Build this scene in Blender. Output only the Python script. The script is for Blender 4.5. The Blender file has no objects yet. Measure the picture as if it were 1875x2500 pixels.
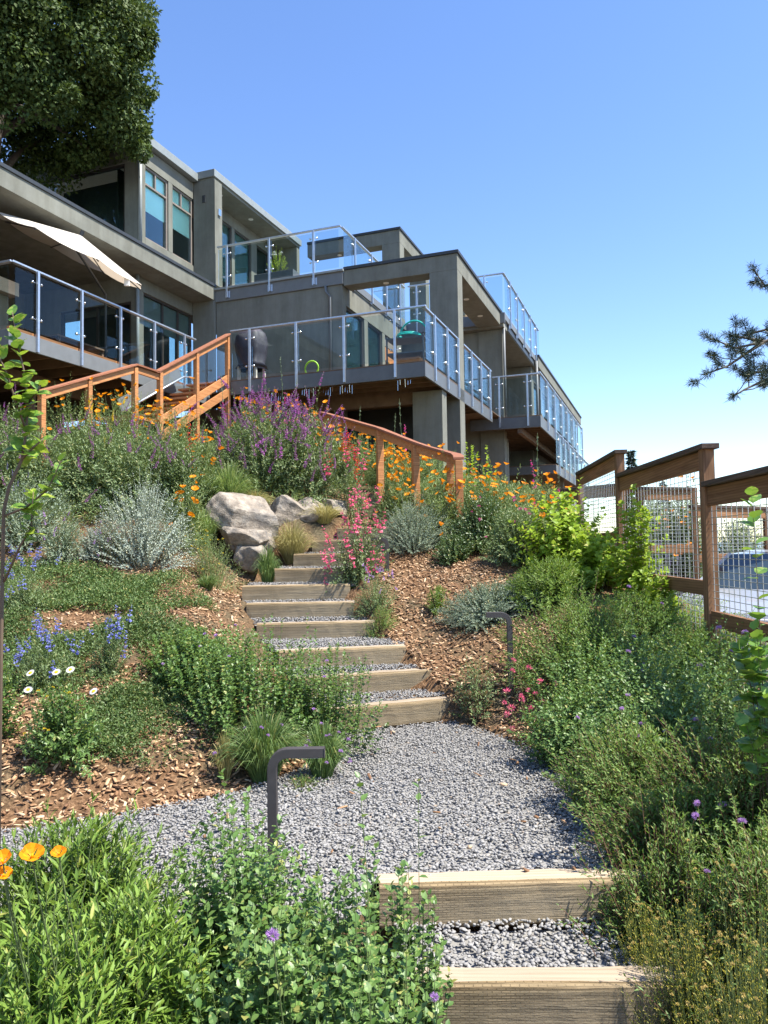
import bpy, math, random
import numpy as np
from mathutils import Vector
random.seed(7); rng = np.random.default_rng(7)
SC = bpy.context.scene
COL = SC.collection

# ------------------------------------------------------------------ camera, sky, sun, exposure
EYE = 1.65
FPX = 1850.0            # focal length in pixels of a 1875 x 2500 frame
PITCH = math.atan(85 / FPX)
ROLL = 0.016
cam = bpy.data.cameras.new('camera'); camo = bpy.data.objects.new('camera', cam); COL.objects.link(camo)
cam.sensor_fit = 'VERTICAL'; cam.sensor_height = 36.0; cam.lens = 36.0 * FPX / 2500.0
cam.clip_start = 0.05; cam.clip_end = 60000
camo.location = (0, 0, EYE)
from mathutils import Matrix
camo.rotation_euler = (Matrix.Rotation(math.pi / 2 + PITCH, 3, 'X') @ Matrix.Rotation(-ROLL, 3, 'Z')).to_euler()
SC.camera = camo
SUN_EL = math.radians(60); SUN_AZ = math.atan2(0.94, -0.345)      # clockwise from +Y
world = bpy.data.worlds.new('World'); SC.world = world; world.use_nodes = True
wt = world.node_tree; bg = wt.nodes['Background']
sky = wt.nodes.new('ShaderNodeTexSky'); sky.sky_type = 'NISHITA'; sky.sun_disc = False
sky.sun_elevation = SUN_EL; sky.sun_rotation = SUN_AZ
sky.altitude = 100; sky.air_density = 1.0; sky.dust_density = 0.2; sky.ozone_density = 2.0
hsv = wt.nodes.new('ShaderNodeHueSaturation'); hsv.inputs['Saturation'].default_value = 1.14; hsv.inputs['Hue'].default_value = 0.508
wt.links.new(sky.outputs['Color'], hsv.inputs['Color']); wt.links.new(hsv.outputs['Color'], bg.inputs['Color']); bg.inputs['Strength'].default_value = 0.135
sun = bpy.data.lights.new('sun', 'SUN'); suno = bpy.data.objects.new('sun', sun); COL.objects.link(suno)
sun.energy = 5.0; sun.angle = math.radians(0.53); sun.color = (1.0, 0.945, 0.84)
sd = Vector((math.sin(SUN_AZ) * math.cos(SUN_EL), math.cos(SUN_AZ) * math.cos(SUN_EL), math.sin(SUN_EL)))
suno.rotation_euler = sd.to_track_quat('Z', 'Y').to_euler(); suno.location = (10, -5, 25)
SC.view_settings.view_transform = 'Standard'; SC.view_settings.look = 'None'
SC.view_settings.exposure = 1.18; SC.view_settings.gamma = 1.0; SC.view_settings.use_curve_mapping = False
SC.render.engine = 'CYCLES'
SC.cycles.max_bounces = 6; SC.cycles.transparent_max_bounces = 16; SC.cycles.use_denoising = True
SC.cycles.diffuse_bounces = 3; SC.cycles.glossy_bounces = 3; SC.cycles.transmission_bounces = 4
SC.cycles.sample_clamp_indirect = 6

# ------------------------------------------------------------------ materials
MATS = {}
def new_mat(name):
    m = bpy.data.materials.new(name); m.use_nodes = True; MATS[name] = m
    nt = m.node_tree; return m, nt, nt.nodes['Principled BSDF']
def N(nt, t, **k):
    n = nt.nodes.new(t)
    for a, b in k.items(): setattr(n, a, b)
    return n
def rgba(c): return (c[0], c[1], c[2], 1.0)
def mix_rgb(nt, a, b, fac):
    n = N(nt, 'ShaderNodeMix', data_type='RGBA')
    for s, v in ((n.inputs[6], a), (n.inputs[7], b), (n.inputs[0], fac)):
        if isinstance(v, (tuple, list)): s.default_value = rgba(v)
        elif isinstance(v, (int, float)): s.default_value = v
        else: nt.links.new(v, s)
    return n.outputs[2]
def noise(nt, scale, detail=4, rough=0.6, coord='Object', stretch=None, dist=0.0):
    tc = N(nt, 'ShaderNodeTexCoord'); src = tc.outputs[coord]
    if stretch:
        mp = N(nt, 'ShaderNodeMapping'); mp.inputs['Scale'].default_value = stretch
        nt.links.new(src, mp.inputs['Vector']); src = mp.outputs['Vector']
    n = N(nt, 'ShaderNodeTexNoise'); n.inputs['Scale'].default_value = scale
    n.inputs['Detail'].default_value = detail; n.inputs['Roughness'].default_value = rough; n.inputs['Distortion'].default_value = dist
    nt.links.new(src, n.inputs['Vector']); return n.outputs['Fac']
def ramp(nt, fac, stops):
    r = N(nt, 'ShaderNodeValToRGB'); e = r.color_ramp.elements
    while len(e) < len(stops): e.new(0.5)
    for i, (p, c) in enumerate(stops): e[i].position = p; e[i].color = rgba(c)
    nt.links.new(fac, r.inputs['Fac']); return r.outputs['Color']
def bump(nt, fac, strength, dist, bsdf):
    b = N(nt, 'ShaderNodeBump'); b.inputs['Strength'].default_value = strength; b.inputs['Distance'].default_value = dist
    nt.links.new(fac, b.inputs['Height']); nt.links.new(b.outputs['Normal'], bsdf.inputs['Normal'])
def plain(name, c, rough=0.6, metal=0.0, var=0.12, scale=6.0, bmp=0.0, spec=0.4, stretch=None):
    m, nt, b = new_mat(name)
    f = noise(nt, scale, stretch=stretch)
    a = tuple(x * (1 - var) for x in c); d = tuple(min(1, x * (1 + var)) for x in c)
    nt.links.new(ramp(nt, f, [(0.3, a), (0.7, d)]), b.inputs['Base Color'])
    b.inputs['Roughness'].default_value = rough; b.inputs['Metallic'].default_value = metal
    b.inputs['Specular IOR Level'].default_value = spec
    if bmp: bump(nt, noise(nt, scale * 12), bmp, 0.01, b)
    return m
def stucco(name, c):
    m, nt, b = new_mat(name)
    f1 = noise(nt, 0.9, 6, 0.7); f2 = noise(nt, 1.4, 5, 0.65, stretch=(3, 3, 0.35)); f3 = noise(nt, 40, 3)
    c1 = ramp(nt, f1, [(0.3, tuple(x * 0.78 for x in c)), (0.7, tuple(x * 1.2 for x in c))])
    c2 = ramp(nt, f2, [(0.35, (0.78, 0.77, 0.74)), (0.62, (1, 1, 1))])
    mm = N(nt, 'ShaderNodeMix', data_type='RGBA', blend_type='MULTIPLY'); mm.inputs[0].default_value = 0.8
    nt.links.new(c1, mm.inputs[6]); nt.links.new(c2, mm.inputs[7])
    nt.links.new(mm.outputs[2], b.inputs['Base Color']); b.inputs['Roughness'].default_value = 0.9
    b.inputs['Specular IOR Level'].default_value = 0.2; bump(nt, f3, 0.35, 0.01, b); return m
def wood(name, c1, c2, axis=0, rough=0.7, scale=1.0, grey=None, incise=False, ring=0.55):
    m, nt, b = new_mat(name)
    st = [14.0, 14.0, 14.0]; st[axis] = 0.7
    f = noise(nt, 2.2 * scale, 7, 0.65, stretch=tuple(st), dist=0.6)
    f2 = noise(nt, 1.2 * scale, 4, 0.6, stretch=tuple(s * 0.25 for s in st))
    oi = N(nt, 'ShaderNodeObjectInfo')
    col = ramp(nt, f, [(0.3, c1), (0.68, c2)])
    tw = N(nt, 'ShaderNodeTexCoord'); mw = N(nt, 'ShaderNodeMapping'); sw = [9.0, 9.0, 9.0]; sw[axis] = 0.55; mw.inputs['Scale'].default_value = sw
    av = N(nt, 'ShaderNodeVectorMath', operation='ADD'); cb = N(nt, 'ShaderNodeCombineXYZ'); nt.links.new(oi.outputs['Random'], cb.inputs[0]); sc_ = N(nt, 'ShaderNodeVectorMath', operation='SCALE'); sc_.inputs['Scale'].default_value = 37.0
    nt.links.new(oi.outputs['Random'], cb.inputs[1]); nt.links.new(oi.outputs['Random'], cb.inputs[2]); nt.links.new(cb.outputs[0], sc_.inputs[0]); nt.links.new(tw.outputs['Object'], mw.inputs['Vector']); nt.links.new(mw.outputs['Vector'], av.inputs[0]); nt.links.new(sc_.outputs['Vector'], av.inputs[1])
    wv = N(nt, 'ShaderNodeTexWave', wave_type='RINGS'); wv.inputs['Scale'].default_value = 1.7; wv.inputs['Distortion'].default_value = 5.0; wv.inputs['Detail'].default_value = 3.0; wv.inputs['Detail Scale'].default_value = 0.8
    nt.links.new(av.outputs['Vector'], wv.inputs['Vector'])
    mu = N(nt, 'ShaderNodeMix', data_type='RGBA', blend_type='MULTIPLY'); mu.inputs[0].default_value = ring
    nt.links.new(col, mu.inputs[6]); nt.links.new(ramp(nt, wv.outputs['Fac'], [(0.1, (0.55, 0.50, 0.44)), (0.55, (1, 1, 1))]), mu.inputs[7]); col = mu.outputs[2]
    if grey:
        col = mix_rgb(nt, col, grey, ramp(nt, f2, [(0.42, (0, 0, 0)), (0.66, (0.75, 0.75, 0.75))]))
    hs = N(nt, 'ShaderNodeHueSaturation')
    mr = N(nt, 'ShaderNodeMapRange'); mr.inputs[3].default_value = 0.86; mr.inputs[4].default_value = 1.14
    nt.links.new(oi.outputs['Random'], mr.inputs[0]); nt.links.new(mr.outputs[0], hs.inputs['Value'])
    nt.links.new(col, hs.inputs['Color'])
    out = hs.outputs['Color']; b.inputs['Roughness'].default_value = rough; b.inputs['Specular IOR Level'].default_value = 0.25
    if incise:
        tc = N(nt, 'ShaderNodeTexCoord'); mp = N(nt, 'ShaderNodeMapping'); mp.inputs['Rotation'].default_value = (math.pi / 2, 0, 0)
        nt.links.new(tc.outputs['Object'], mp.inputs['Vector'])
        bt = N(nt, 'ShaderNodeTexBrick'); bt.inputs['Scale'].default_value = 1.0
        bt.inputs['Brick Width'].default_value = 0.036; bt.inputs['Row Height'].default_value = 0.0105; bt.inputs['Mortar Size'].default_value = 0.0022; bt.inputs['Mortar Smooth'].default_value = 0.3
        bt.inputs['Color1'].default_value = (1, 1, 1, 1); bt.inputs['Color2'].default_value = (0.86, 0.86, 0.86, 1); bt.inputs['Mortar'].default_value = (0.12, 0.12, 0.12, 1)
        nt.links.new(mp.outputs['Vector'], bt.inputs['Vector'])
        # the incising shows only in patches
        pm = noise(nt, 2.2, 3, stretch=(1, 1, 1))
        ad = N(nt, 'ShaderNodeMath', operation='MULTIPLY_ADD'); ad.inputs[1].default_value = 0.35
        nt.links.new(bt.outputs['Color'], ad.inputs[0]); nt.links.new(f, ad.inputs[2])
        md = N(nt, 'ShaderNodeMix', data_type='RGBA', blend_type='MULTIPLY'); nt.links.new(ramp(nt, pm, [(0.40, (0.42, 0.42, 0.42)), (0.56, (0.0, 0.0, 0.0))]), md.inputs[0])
        nt.links.new(out, md.inputs[6]); nt.links.new(bt.outputs['Color'], md.inputs[7]); out = md.outputs[2]      # shade of the slits put into the colour
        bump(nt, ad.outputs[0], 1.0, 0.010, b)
    else:
        bump(nt, f, 0.35, 0.004, b)
    nt.links.new(out, b.inputs['Base Color']); return m
def thin_glass(name, tint, refl, top=0.92):
    m, nt, b = new_mat(name); nt.nodes.remove(b)
    o = nt.nodes['Material Output']
    tr = N(nt, 'ShaderNodeBsdfTransparent'); tr.inputs['Color'].default_value = rgba(tint)
    gl = N(nt, 'ShaderNodeBsdfGlossy'); gl.inputs['Roughness'].default_value = 0.015; gl.inputs['Color'].default_value = (0.9, 0.97, 1, 1)
    fr = N(nt, 'ShaderNodeLayerWeight'); fr.inputs['Blend'].default_value = 0.14
    mr = N(nt, 'ShaderNodeMapRange'); mr.inputs[3].default_value = refl; mr.inputs[4].default_value = top
    nt.links.new(fr.outputs['Fresnel'], mr.inputs[0])
    mx = N(nt, 'ShaderNodeMixShader'); nt.links.new(mr.outputs[0], mx.inputs[0]); nt.links.new(tr.outputs[0], mx.inputs[1]); nt.links.new(gl.outputs[0], mx.inputs[2])
    nt.links.new(mx.outputs[0], o.inputs['Surface']); return m
def leaf_mat(name, c1, c2, transl=0.3, rough=0.5, spec=0.35, tcol=None, dryness=True):
    m, nt, b = new_mat(name); o = nt.nodes['Material Output']
    g = N(nt, 'ShaderNodeNewGeometry')
    mid = tuple((a + d) / 2 for a, d in zip(c1, c2))
    dry = tuple(0.5 * a + 0.5 * d for a, d in zip(c2, (0.42, 0.33, 0.10)))
    col = ramp(nt, g.outputs['Random Per Island'], [(0.0, c1), (0.5, mid), (0.93, c2), (0.97, dry if dryness else c2)])
    oi = N(nt, 'ShaderNodeObjectInfo'); hs = N(nt, 'ShaderNodeHueSaturation')
    mr = N(nt, 'ShaderNodeMapRange'); mr.inputs[3].default_value = 0.85; mr.inputs[4].default_value = 1.12
    nt.links.new(oi.outputs['Random'], mr.inputs[0]); nt.links.new(mr.outputs[0], hs.inputs['Value']); nt.links.new(col, hs.inputs['Color'])
    col = hs.outputs['Color']
    nt.links.new(col, b.inputs['Base Color']); b.inputs['Roughness'].default_value = rough; b.inputs['Specular IOR Level'].default_value = spec
    if transl > 0:
        t = N(nt, 'ShaderNodeBsdfTranslucent')
        tm = mix_rgb(nt, col, tcol or (0.35, 0.5, 0.05), 0.35); nt.links.new(tm, t.inputs['Color'])
        mx = N(nt, 'ShaderNodeMixShader'); mx.inputs[0].default_value = transl
        nt.links.new(b.outputs[0], mx.inputs[1]); nt.links.new(t.outputs[0], mx.inputs[2]); nt.links.new(mx.outputs[0], o.inputs['Surface'])
    return m

STUCCO = stucco('stucco_taupe', (0.188, 0.192, 0.165))
FASCIA = plain('fascia_grey_paint', (0.15, 0.16, 0.165), 0.5, var=0.08)
DECKGREY = plain('deck_grey_paint', (0.105, 0.112, 0.118), 0.5, var=0.10)
ROOFMETAL = plain('roof_edge_metal', (0.23, 0.255, 0.255), 0.45, var=0.08)
DARKMETAL = plain('dark_flashing', (0.035, 0.04, 0.045), 0.5)
STEEL = plain('galvanised_steel', (0.48, 0.53, 0.60), 0.38, metal=0.75, var=0.12, scale=14)
CHROME = plain('polished_clamp', (0.8, 0.8, 0.8), 0.18, metal=1.0)
FRAME = plain('window_frame_bronze', (0.05, 0.042, 0.036), 0.45)
FRAMEL = plain('window_frame_taupe', (0.22, 0.19, 0.165), 0.5)
GLASS = thin_glass('window_glass', (0.84, 0.95, 0.93), 0.05)
RAILGLASS = thin_glass('railing_glass', (0.86, 0.91, 0.91), 0.012, 0.5)
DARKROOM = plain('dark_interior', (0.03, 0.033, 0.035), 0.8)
BLIND = plain('pale_teal_blind', (0.70, 0.86, 0.81), 0.8, var=0.05, scale=2)
BLINDGREY = plain('grey_screen_blind', (0.17, 0.16, 0.15), 0.8, var=0.06)
REDWOOD = wood('orange_redwood', (0.36, 0.15, 0.058), (0.58, 0.275, 0.115), axis=0, rough=0.55)
REDCAP = wood('red_cap_wood', (0.25, 0.10, 0.055), (0.38, 0.165, 0.095), axis=0, rough=0.55)
DARKWOOD = plain('joist_wood', (0.13, 0.085, 0.055), 0.8, var=0.2, scale=5)
FENCEWOOD = wood('brown_fence_wood', (0.13, 0.066, 0.032), (0.27, 0.15, 0.08), axis=2, rough=0.75)
FENCERAIL = wood('brown_fence_rail', (0.15, 0.072, 0.033), (0.29, 0.155, 0.075), axis=1, rough=0.75)
FENCECAP = wood('dark_fence_cap', (0.05, 0.038, 0.032), (0.12, 0.085, 0.062), axis=1, rough=0.8)
WIRE = plain('fence_wire', (0.50, 0.51, 0.50), 0.4, metal=0.7)
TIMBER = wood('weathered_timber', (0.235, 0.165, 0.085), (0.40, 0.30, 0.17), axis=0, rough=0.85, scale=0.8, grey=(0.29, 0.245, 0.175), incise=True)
TIMBERTOP = wood('bleached_timber_top', (0.30, 0.235, 0.165), (0.43, 0.35, 0.26), axis=0, rough=0.85, scale=0.8, ring=0.22)
LAMPMETAL = plain('lamp_dark_bronze', (0.055, 0.048, 0.048), 0.55, var=0.15, scale=20, bmp=0.05)
CANVAS, _nt, _b = new_mat('umbrella_canvas')
_b.inputs['Base Color'].default_value = (0.66, 0.62, 0.55, 1); _b.inputs['Roughness'].default_value = 0.85
_t = N(_nt, 'ShaderNodeBsdfTranslucent'); _t.inputs['Color'].default_value = (0.52, 0.43, 0.33, 1)
_x = N(_nt, 'ShaderNodeMixShader'); _x.inputs[0].default_value = 0.4
_nt.links.new(_b.outputs[0], _x.inputs[1]); _nt.links.new(_t.outputs[0], _x.inputs[2]); _nt.links.new(_x.outputs[0], _nt.nodes['Material Output'].inputs['Surface'])

# ------------------------------------------------------------------ mesh helpers
class MB:
    """collects vertices and faces for one mesh"""
    def __init__(s): s.v = []; s.f = []; s.m = []
    def box(s, x0, x1, y0, y1, z0, z1, mi=0):
        b = len(s.v)
        s.v += [(x0, y0, z0), (x1, y0, z0), (x1, y1, z0), (x0, y1, z0), (x0, y0, z1), (x1, y0, z1), (x1, y1, z1), (x0, y1, z1)]
        s.f += [tuple(b + i for i in q) for q in ((0, 3, 2, 1), (4, 5, 6, 7), (0, 1, 5, 4), (1, 2, 6, 5), (2, 3, 7, 6), (3, 0, 4, 7))]
        s.m += [mi] * 6; return s
    def bar(s, p, q, w, h, up=(0, 0, 1), mi=0):
        p = Vector(p); q = Vector(q); d = (q - p).normalized(); up = Vector(up)
        r = d.cross(up)
        if r.length < 1e-4: r = d.cross(Vector((1, 0, 0)))
        r.normalize(); u = r.cross(d).normalized(); b = len(s.v)
        for e in (p, q):
            for a, c in ((-1, -1), (1, -1), (1, 1), (-1, 1)):
                s.v.append(tuple(e + r * (a * w / 2) + u * (c * h / 2)))
        s.f += [tuple(b + i for i in k) for k in ((0, 1, 2, 3), (7, 6, 5, 4), (0, 4, 5, 1), (1, 5, 6, 2), (2, 6, 7, 3), (3, 7, 4, 0))]
        s.m += [mi] * 6; return s
    def tube(s, pts, rad, n=6, mi=0, cap=True):
        pts = [Vector(p) for p in pts]; k = len(pts)
        rads = rad if isinstance(rad, (list, tuple)) else [rad] * k
        b = len(s.v)
        for i, p in enumerate(pts):
            d = (pts[min(i + 1, k - 1)] - pts[max(i - 1, 0)]).normalized()
            r = d.cross(Vector((0.13, 0.21, 0.97)));
            if r.length < 1e-3: r = d.cross(Vector((1, 0, 0)))
            r.normalize(); u = r.cross(d)
            for j in range(n):
                a = 2 * math.pi * j / n; s.v.append(tuple(p + (r * math.cos(a) + u * math.sin(a)) * rads[i]))
        for i in range(k - 1):
            for j in range(n):
                s.f.append((b + i * n + j, b + i * n + (j + 1) % n, b + (i + 1) * n + (j + 1) % n, b + (i + 1) * n + j)); s.m.append(mi)
        if cap:
            s.f.append(tuple(b + j for j in range(n))[::-1]); s.f.append(tuple(b + (k - 1) * n + j for j in range(n))); s.m += [mi, mi]
        return s
    def face(s, pts, mi=0):
        b = len(s.v); s.v += [tuple(p) for p in pts]; s.f.append(tuple(range(b, b + len(pts)))); s.m.append(mi); return s
    def mesh(s, name, mats, smooth=False):
        me = bpy.data.meshes.new(name); me.from_pydata(s.v, [], s.f)
        for m in (mats if isinstance(mats, (list, tuple)) else [mats]): me.materials.append(m)
        if any(s.m): me.polygons.foreach_set('material_index', s.m)
        if smooth: me.polygons.foreach_set('use_smooth', [True] * len(s.f))
        me.update(); return me
    def build(s, name, mats, parent=None, loc=(0, 0, 0), smooth=False, bevel=0.0, rz=0.0):
        o = bpy.data.objects.new(name, s.mesh(name, mats, smooth)); COL.objects.link(o); o.location = loc; o.rotation_euler[2] = rz
        if parent is not None: o.parent = parent
        if bevel:
            bv = o.modifiers.new('bevel', 'BEVEL'); bv.width = bevel; bv.segments = 2; bv.limit_method = 'ANGLE'
        return o
def np_mesh(name, V, T=None, Q=None, mats=None, smooth=False, mi=None):
    """mesh from numpy arrays: V (n,3), T triangles, Q quads"""
    me = bpy.data.meshes.new(name); V = np.ascontiguousarray(V, dtype=np.float32)
    T = np.zeros((0, 3), np.int32) if T is None else np.asarray(T, np.int32); Q = np.zeros((0, 4), np.int32) if Q is None else np.asarray(Q, np.int32)
    me.vertices.add(len(V)); me.vertices.foreach_set('co', V.ravel())
    idx = np.concatenate([T.ravel(), Q.ravel()]); me.loops.add(len(idx)); me.loops.foreach_set('vertex_index', idx)
    st = np.concatenate([np.arange(len(T)) * 3, len(T) * 3 + np.arange(len(Q)) * 4]).astype(np.int32)
    me.polygons.add(len(st)); me.polygons.foreach_set('loop_start', st)
    for m in (mats if isinstance(mats, (list, tuple)) else [mats]): me.materials.append(m)
    if mi is not None: me.polygons.foreach_set('material_index', np.asarray(mi, np.int32))
    if smooth: me.polygons.foreach_set('use_smooth', np.ones(len(st), bool))
    me.update(calc_edges=True); me.validate(); return me
def link(name, me, parent=None, loc=(0, 0, 0), rot=(0, 0, 0), scale=(1, 1, 1), kind=None):
    o = bpy.data.objects.new(name, me); COL.objects.link(o); o.location = loc; o.rotation_euler = rot; o.scale = scale
    if parent is not None: o.parent = parent
    if kind: o['kind'] = kind
    return o
def tag(o, label, cat, group=None, kind=None):
    o['label'] = label
    if cat: o['category'] = cat
    if group: o['group'] = group
    if kind: o['kind'] = kind
    return o
def thing(name, label, cat, loc=(0, 0, 0), rz=0.0, group=None):
    o = bpy.data.objects.new(name, None); COL.objects.link(o); o.empty_display_size = 0.1
    o.location = loc; o.rotation_euler[2] = rz; return tag(o, label, cat, group)

# ------------------------------------------------------------------ the lie of the land
def lin(x, xs, ys): return np.interp(x, xs, ys)
PATH_Y = [2.0, 3.0, 3.6, 6.4, 6.9, 7.3, 8.1, 8.55, 8.95, 9.4, 9.85, 10.3, 11.0, 11.8]
PATH_X = [0.6, 0.62, 0.57, 0.0, -0.2, -0.42, -0.72, -0.93, -1.04, -0.86, -0.64, -0.42, 0.0, 0.3]
def path_x(y): return lin(y, PATH_Y, PATH_X)
def h_path(y): return lin(y, [0, 2.4, 2.95, 3.4, 3.65, 6.35, 6.8, 7.4, 8.1, 8.95, 10.3, 11.8, 12.6, 14.5, 17, 30],
                             [-0.32, -0.30, -0.24, -0.05, 0.10, 0.13, 0.42, 0.62, 0.80, 1.17, 1.70, 2.42, 2.6, 2.9, 3.0, 3.0])
def h_left(y): return lin(y, [0, 2.0, 3.0, 4.0, 5.2, 6.3, 7.5, 9, 11, 12, 13, 14.7, 16, 17, 30], [-0.25, -0.2, 0.0, 0.17, 0.33, 0.68, 1.02, 1.48, 2.3, 2.75, 3.1, 3.4, 3.5, 3.5, 3.5])
def h_right(y): return lin(y, [0, 2.5, 4, 6, 8.5, 11, 14, 18, 22, 30], [-0.2, -0.02, 0.36, 0.74, 1.28, 1.88, 2.5, 2.9, 2.6, 2.2])
def sm(t): t = np.clip(t, 0, 1); return t * t * (3 - 2 * t)
LANDING = [(-3.6, 2.9), (-3.6, 3.75), (-2.3, 4.22), (-1.6, 4.5), (-0.95, 4.86), (-0.6, 5.32), (-0.5, 5.8), (-0.66, 6.2), (0.60, 6.62), (0.78, 6.3), (1.0, 5.9), (1.22, 5.4), (1.3, 4.2), (1.34, 3.60), (0.6, 3.58), (-0.08, 3.58), (-0.12, 3.3), (-0.5, 3.05), (-1.6, 2.9)]
def inside(poly, x, y):
    c = np.zeros(np.shape(x), bool); n = len(poly)
    for i in range(n):
        x0, y0 = poly[i]; x1, y1 = poly[(i + 1) % n]
        c ^= ((y0 > y) != (y1 > y)) & (x < (x1 - x0) * (y - y0) / (y1 - y0 + 1e-12) + x0)
    return c
def ground(x, y):
    """height of the ground"""
    x = np.asarray(x, float); y = np.asarray(y, float)
    xc = path_x(y); d = x - xc
    hp = h_path(y); hl = h_left(y) + np.clip(-d - 1.5, 0, 5) * 0.05; hr = h_right(y)
    wl = sm((-d - 0.62) / 1.0); wr = sm((d - 0.62) / 2.1)
    z = np.where(d < 0, hp + (hl - hp) * wl, hp + (hr - hp) * wr)
    z = z - 0.17 * (np.abs(d) < 0.62) * ((y > 6.25) & (y < 12.2)) - 0.3 * (np.abs(d) < 0.66) * (y < 3.62)
    z = z - 0.40 * np.exp(-((x + 1.75) / 0.6) ** 2) * sm((10.7 - y) / 0.4) * sm((y - 8.7) / 0.8)
    # the landing and its side path to the left stay level
    lp = sm((5.85 + 0.38 * x - y) / 0.55) * sm((y - 3.0) / 0.5) * (x < 0.2)
    z = z * (1 - lp) + np.minimum(z, 0.10) * lp
    z = np.where(inside(LANDING, x, y), 0.05 + 0.012 * (y - 3.6), z)
    far = np.where(y < 11, 0.04, 0.04 + np.clip(y - 11, 0, 4) * 0.27)
    k = sm((x - 2.95) / 0.75)
    z = z * (1 - k) + np.minimum(z, far) * k
    out = np.clip(np.maximum(np.abs(x) - 24, y - 34), 0, 400)
    z = z - out * 0.22
    z = z + 0.02 * np.sin(x * 3.1 + y * 1.7) * np.sin(y * 2.3 - x) * (np.abs(d) > 0.75)
    return z
def gz(x, y): return float(ground(x, y))
def col_at(sx, d):      # column of the photograph and distance -> x, y on the land
    return ((sx - 937.5) / FPX * d, d)
# ------------------------------------------------------------------ ground, water
def ground_material():
    m, nt, b = new_mat('mulch_ground')
    f = noise(nt, 38, 5, 0.7); f2 = noise(nt, 1.1, 3)
    c = ramp(nt, f, [(0.3, (0.045, 0.026, 0.014)), (0.5, (0.15, 0.085, 0.045)), (0.72, (0.34, 0.21, 0.12))])
    c2 = ramp(nt, f, [(0.3, (0.04, 0.035, 0.02)), (0.7, (0.16, 0.13, 0.08))])
    nt.links.new(mix_rgb(nt, c, c2, ramp(nt, f2, [(0.45, (0, 0, 0)), (0.65, (1, 1, 1))])), b.inputs['Base Color'])
    b.inputs['Roughness'].default_value = 0.95; b.inputs['Specular IOR Level'].default_value = 0.1; bump(nt, f, 0.8, 0.03, b); return m
GROUND = ground_material()
def grid_mesh(xs, ys):
    X, Y = np.meshgrid(xs, ys); Z = ground(X, Y); nx, ny = len(xs), len(ys)
    i = np.arange(nx * ny).reshape(ny, nx)
    q = np.stack([i[:-1, :-1], i[:-1, 1:], i[1:, 1:], i[1:, :-1]], -1).reshape(-1, 4)
    return np.stack([X.ravel(), Y.ravel(), Z.ravel()], 1), q
xs = np.concatenate([np.linspace(-400, -30, 12), np.linspace(-24, -8, 12), np.arange(-7.6, 6.2, 0.12), np.linspace(6.6, 24, 14), np.linspace(30, 400, 12)])
ys = np.concatenate([np.linspace(-60, -4, 8), np.arange(-3, 1, 0.5), np.arange(1.0, 17, 0.12), np.linspace(17.4, 34, 18), np.linspace(40, 420, 14)])
V, Q = grid_mesh(xs, ys)
link('ground', np_mesh('ground', V, Q=Q, mats=GROUND, smooth=True), kind='structure')
WATER, nt, b = new_mat('bay_water'); b.inputs['Base Color'].default_value = (0.05, 0.10, 0.14, 1); b.inputs['Roughness'].default_value = 0.25
bump(nt, noise(nt, 0.02, 3), 0.3, 2.0, b)
MB().face([(-30000, -2000, -70), (30000, -2000, -70), (30000, 50000, -70), (-30000, 50000, -70)]).build('water', WATER)['kind'] = 'structure'

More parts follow.
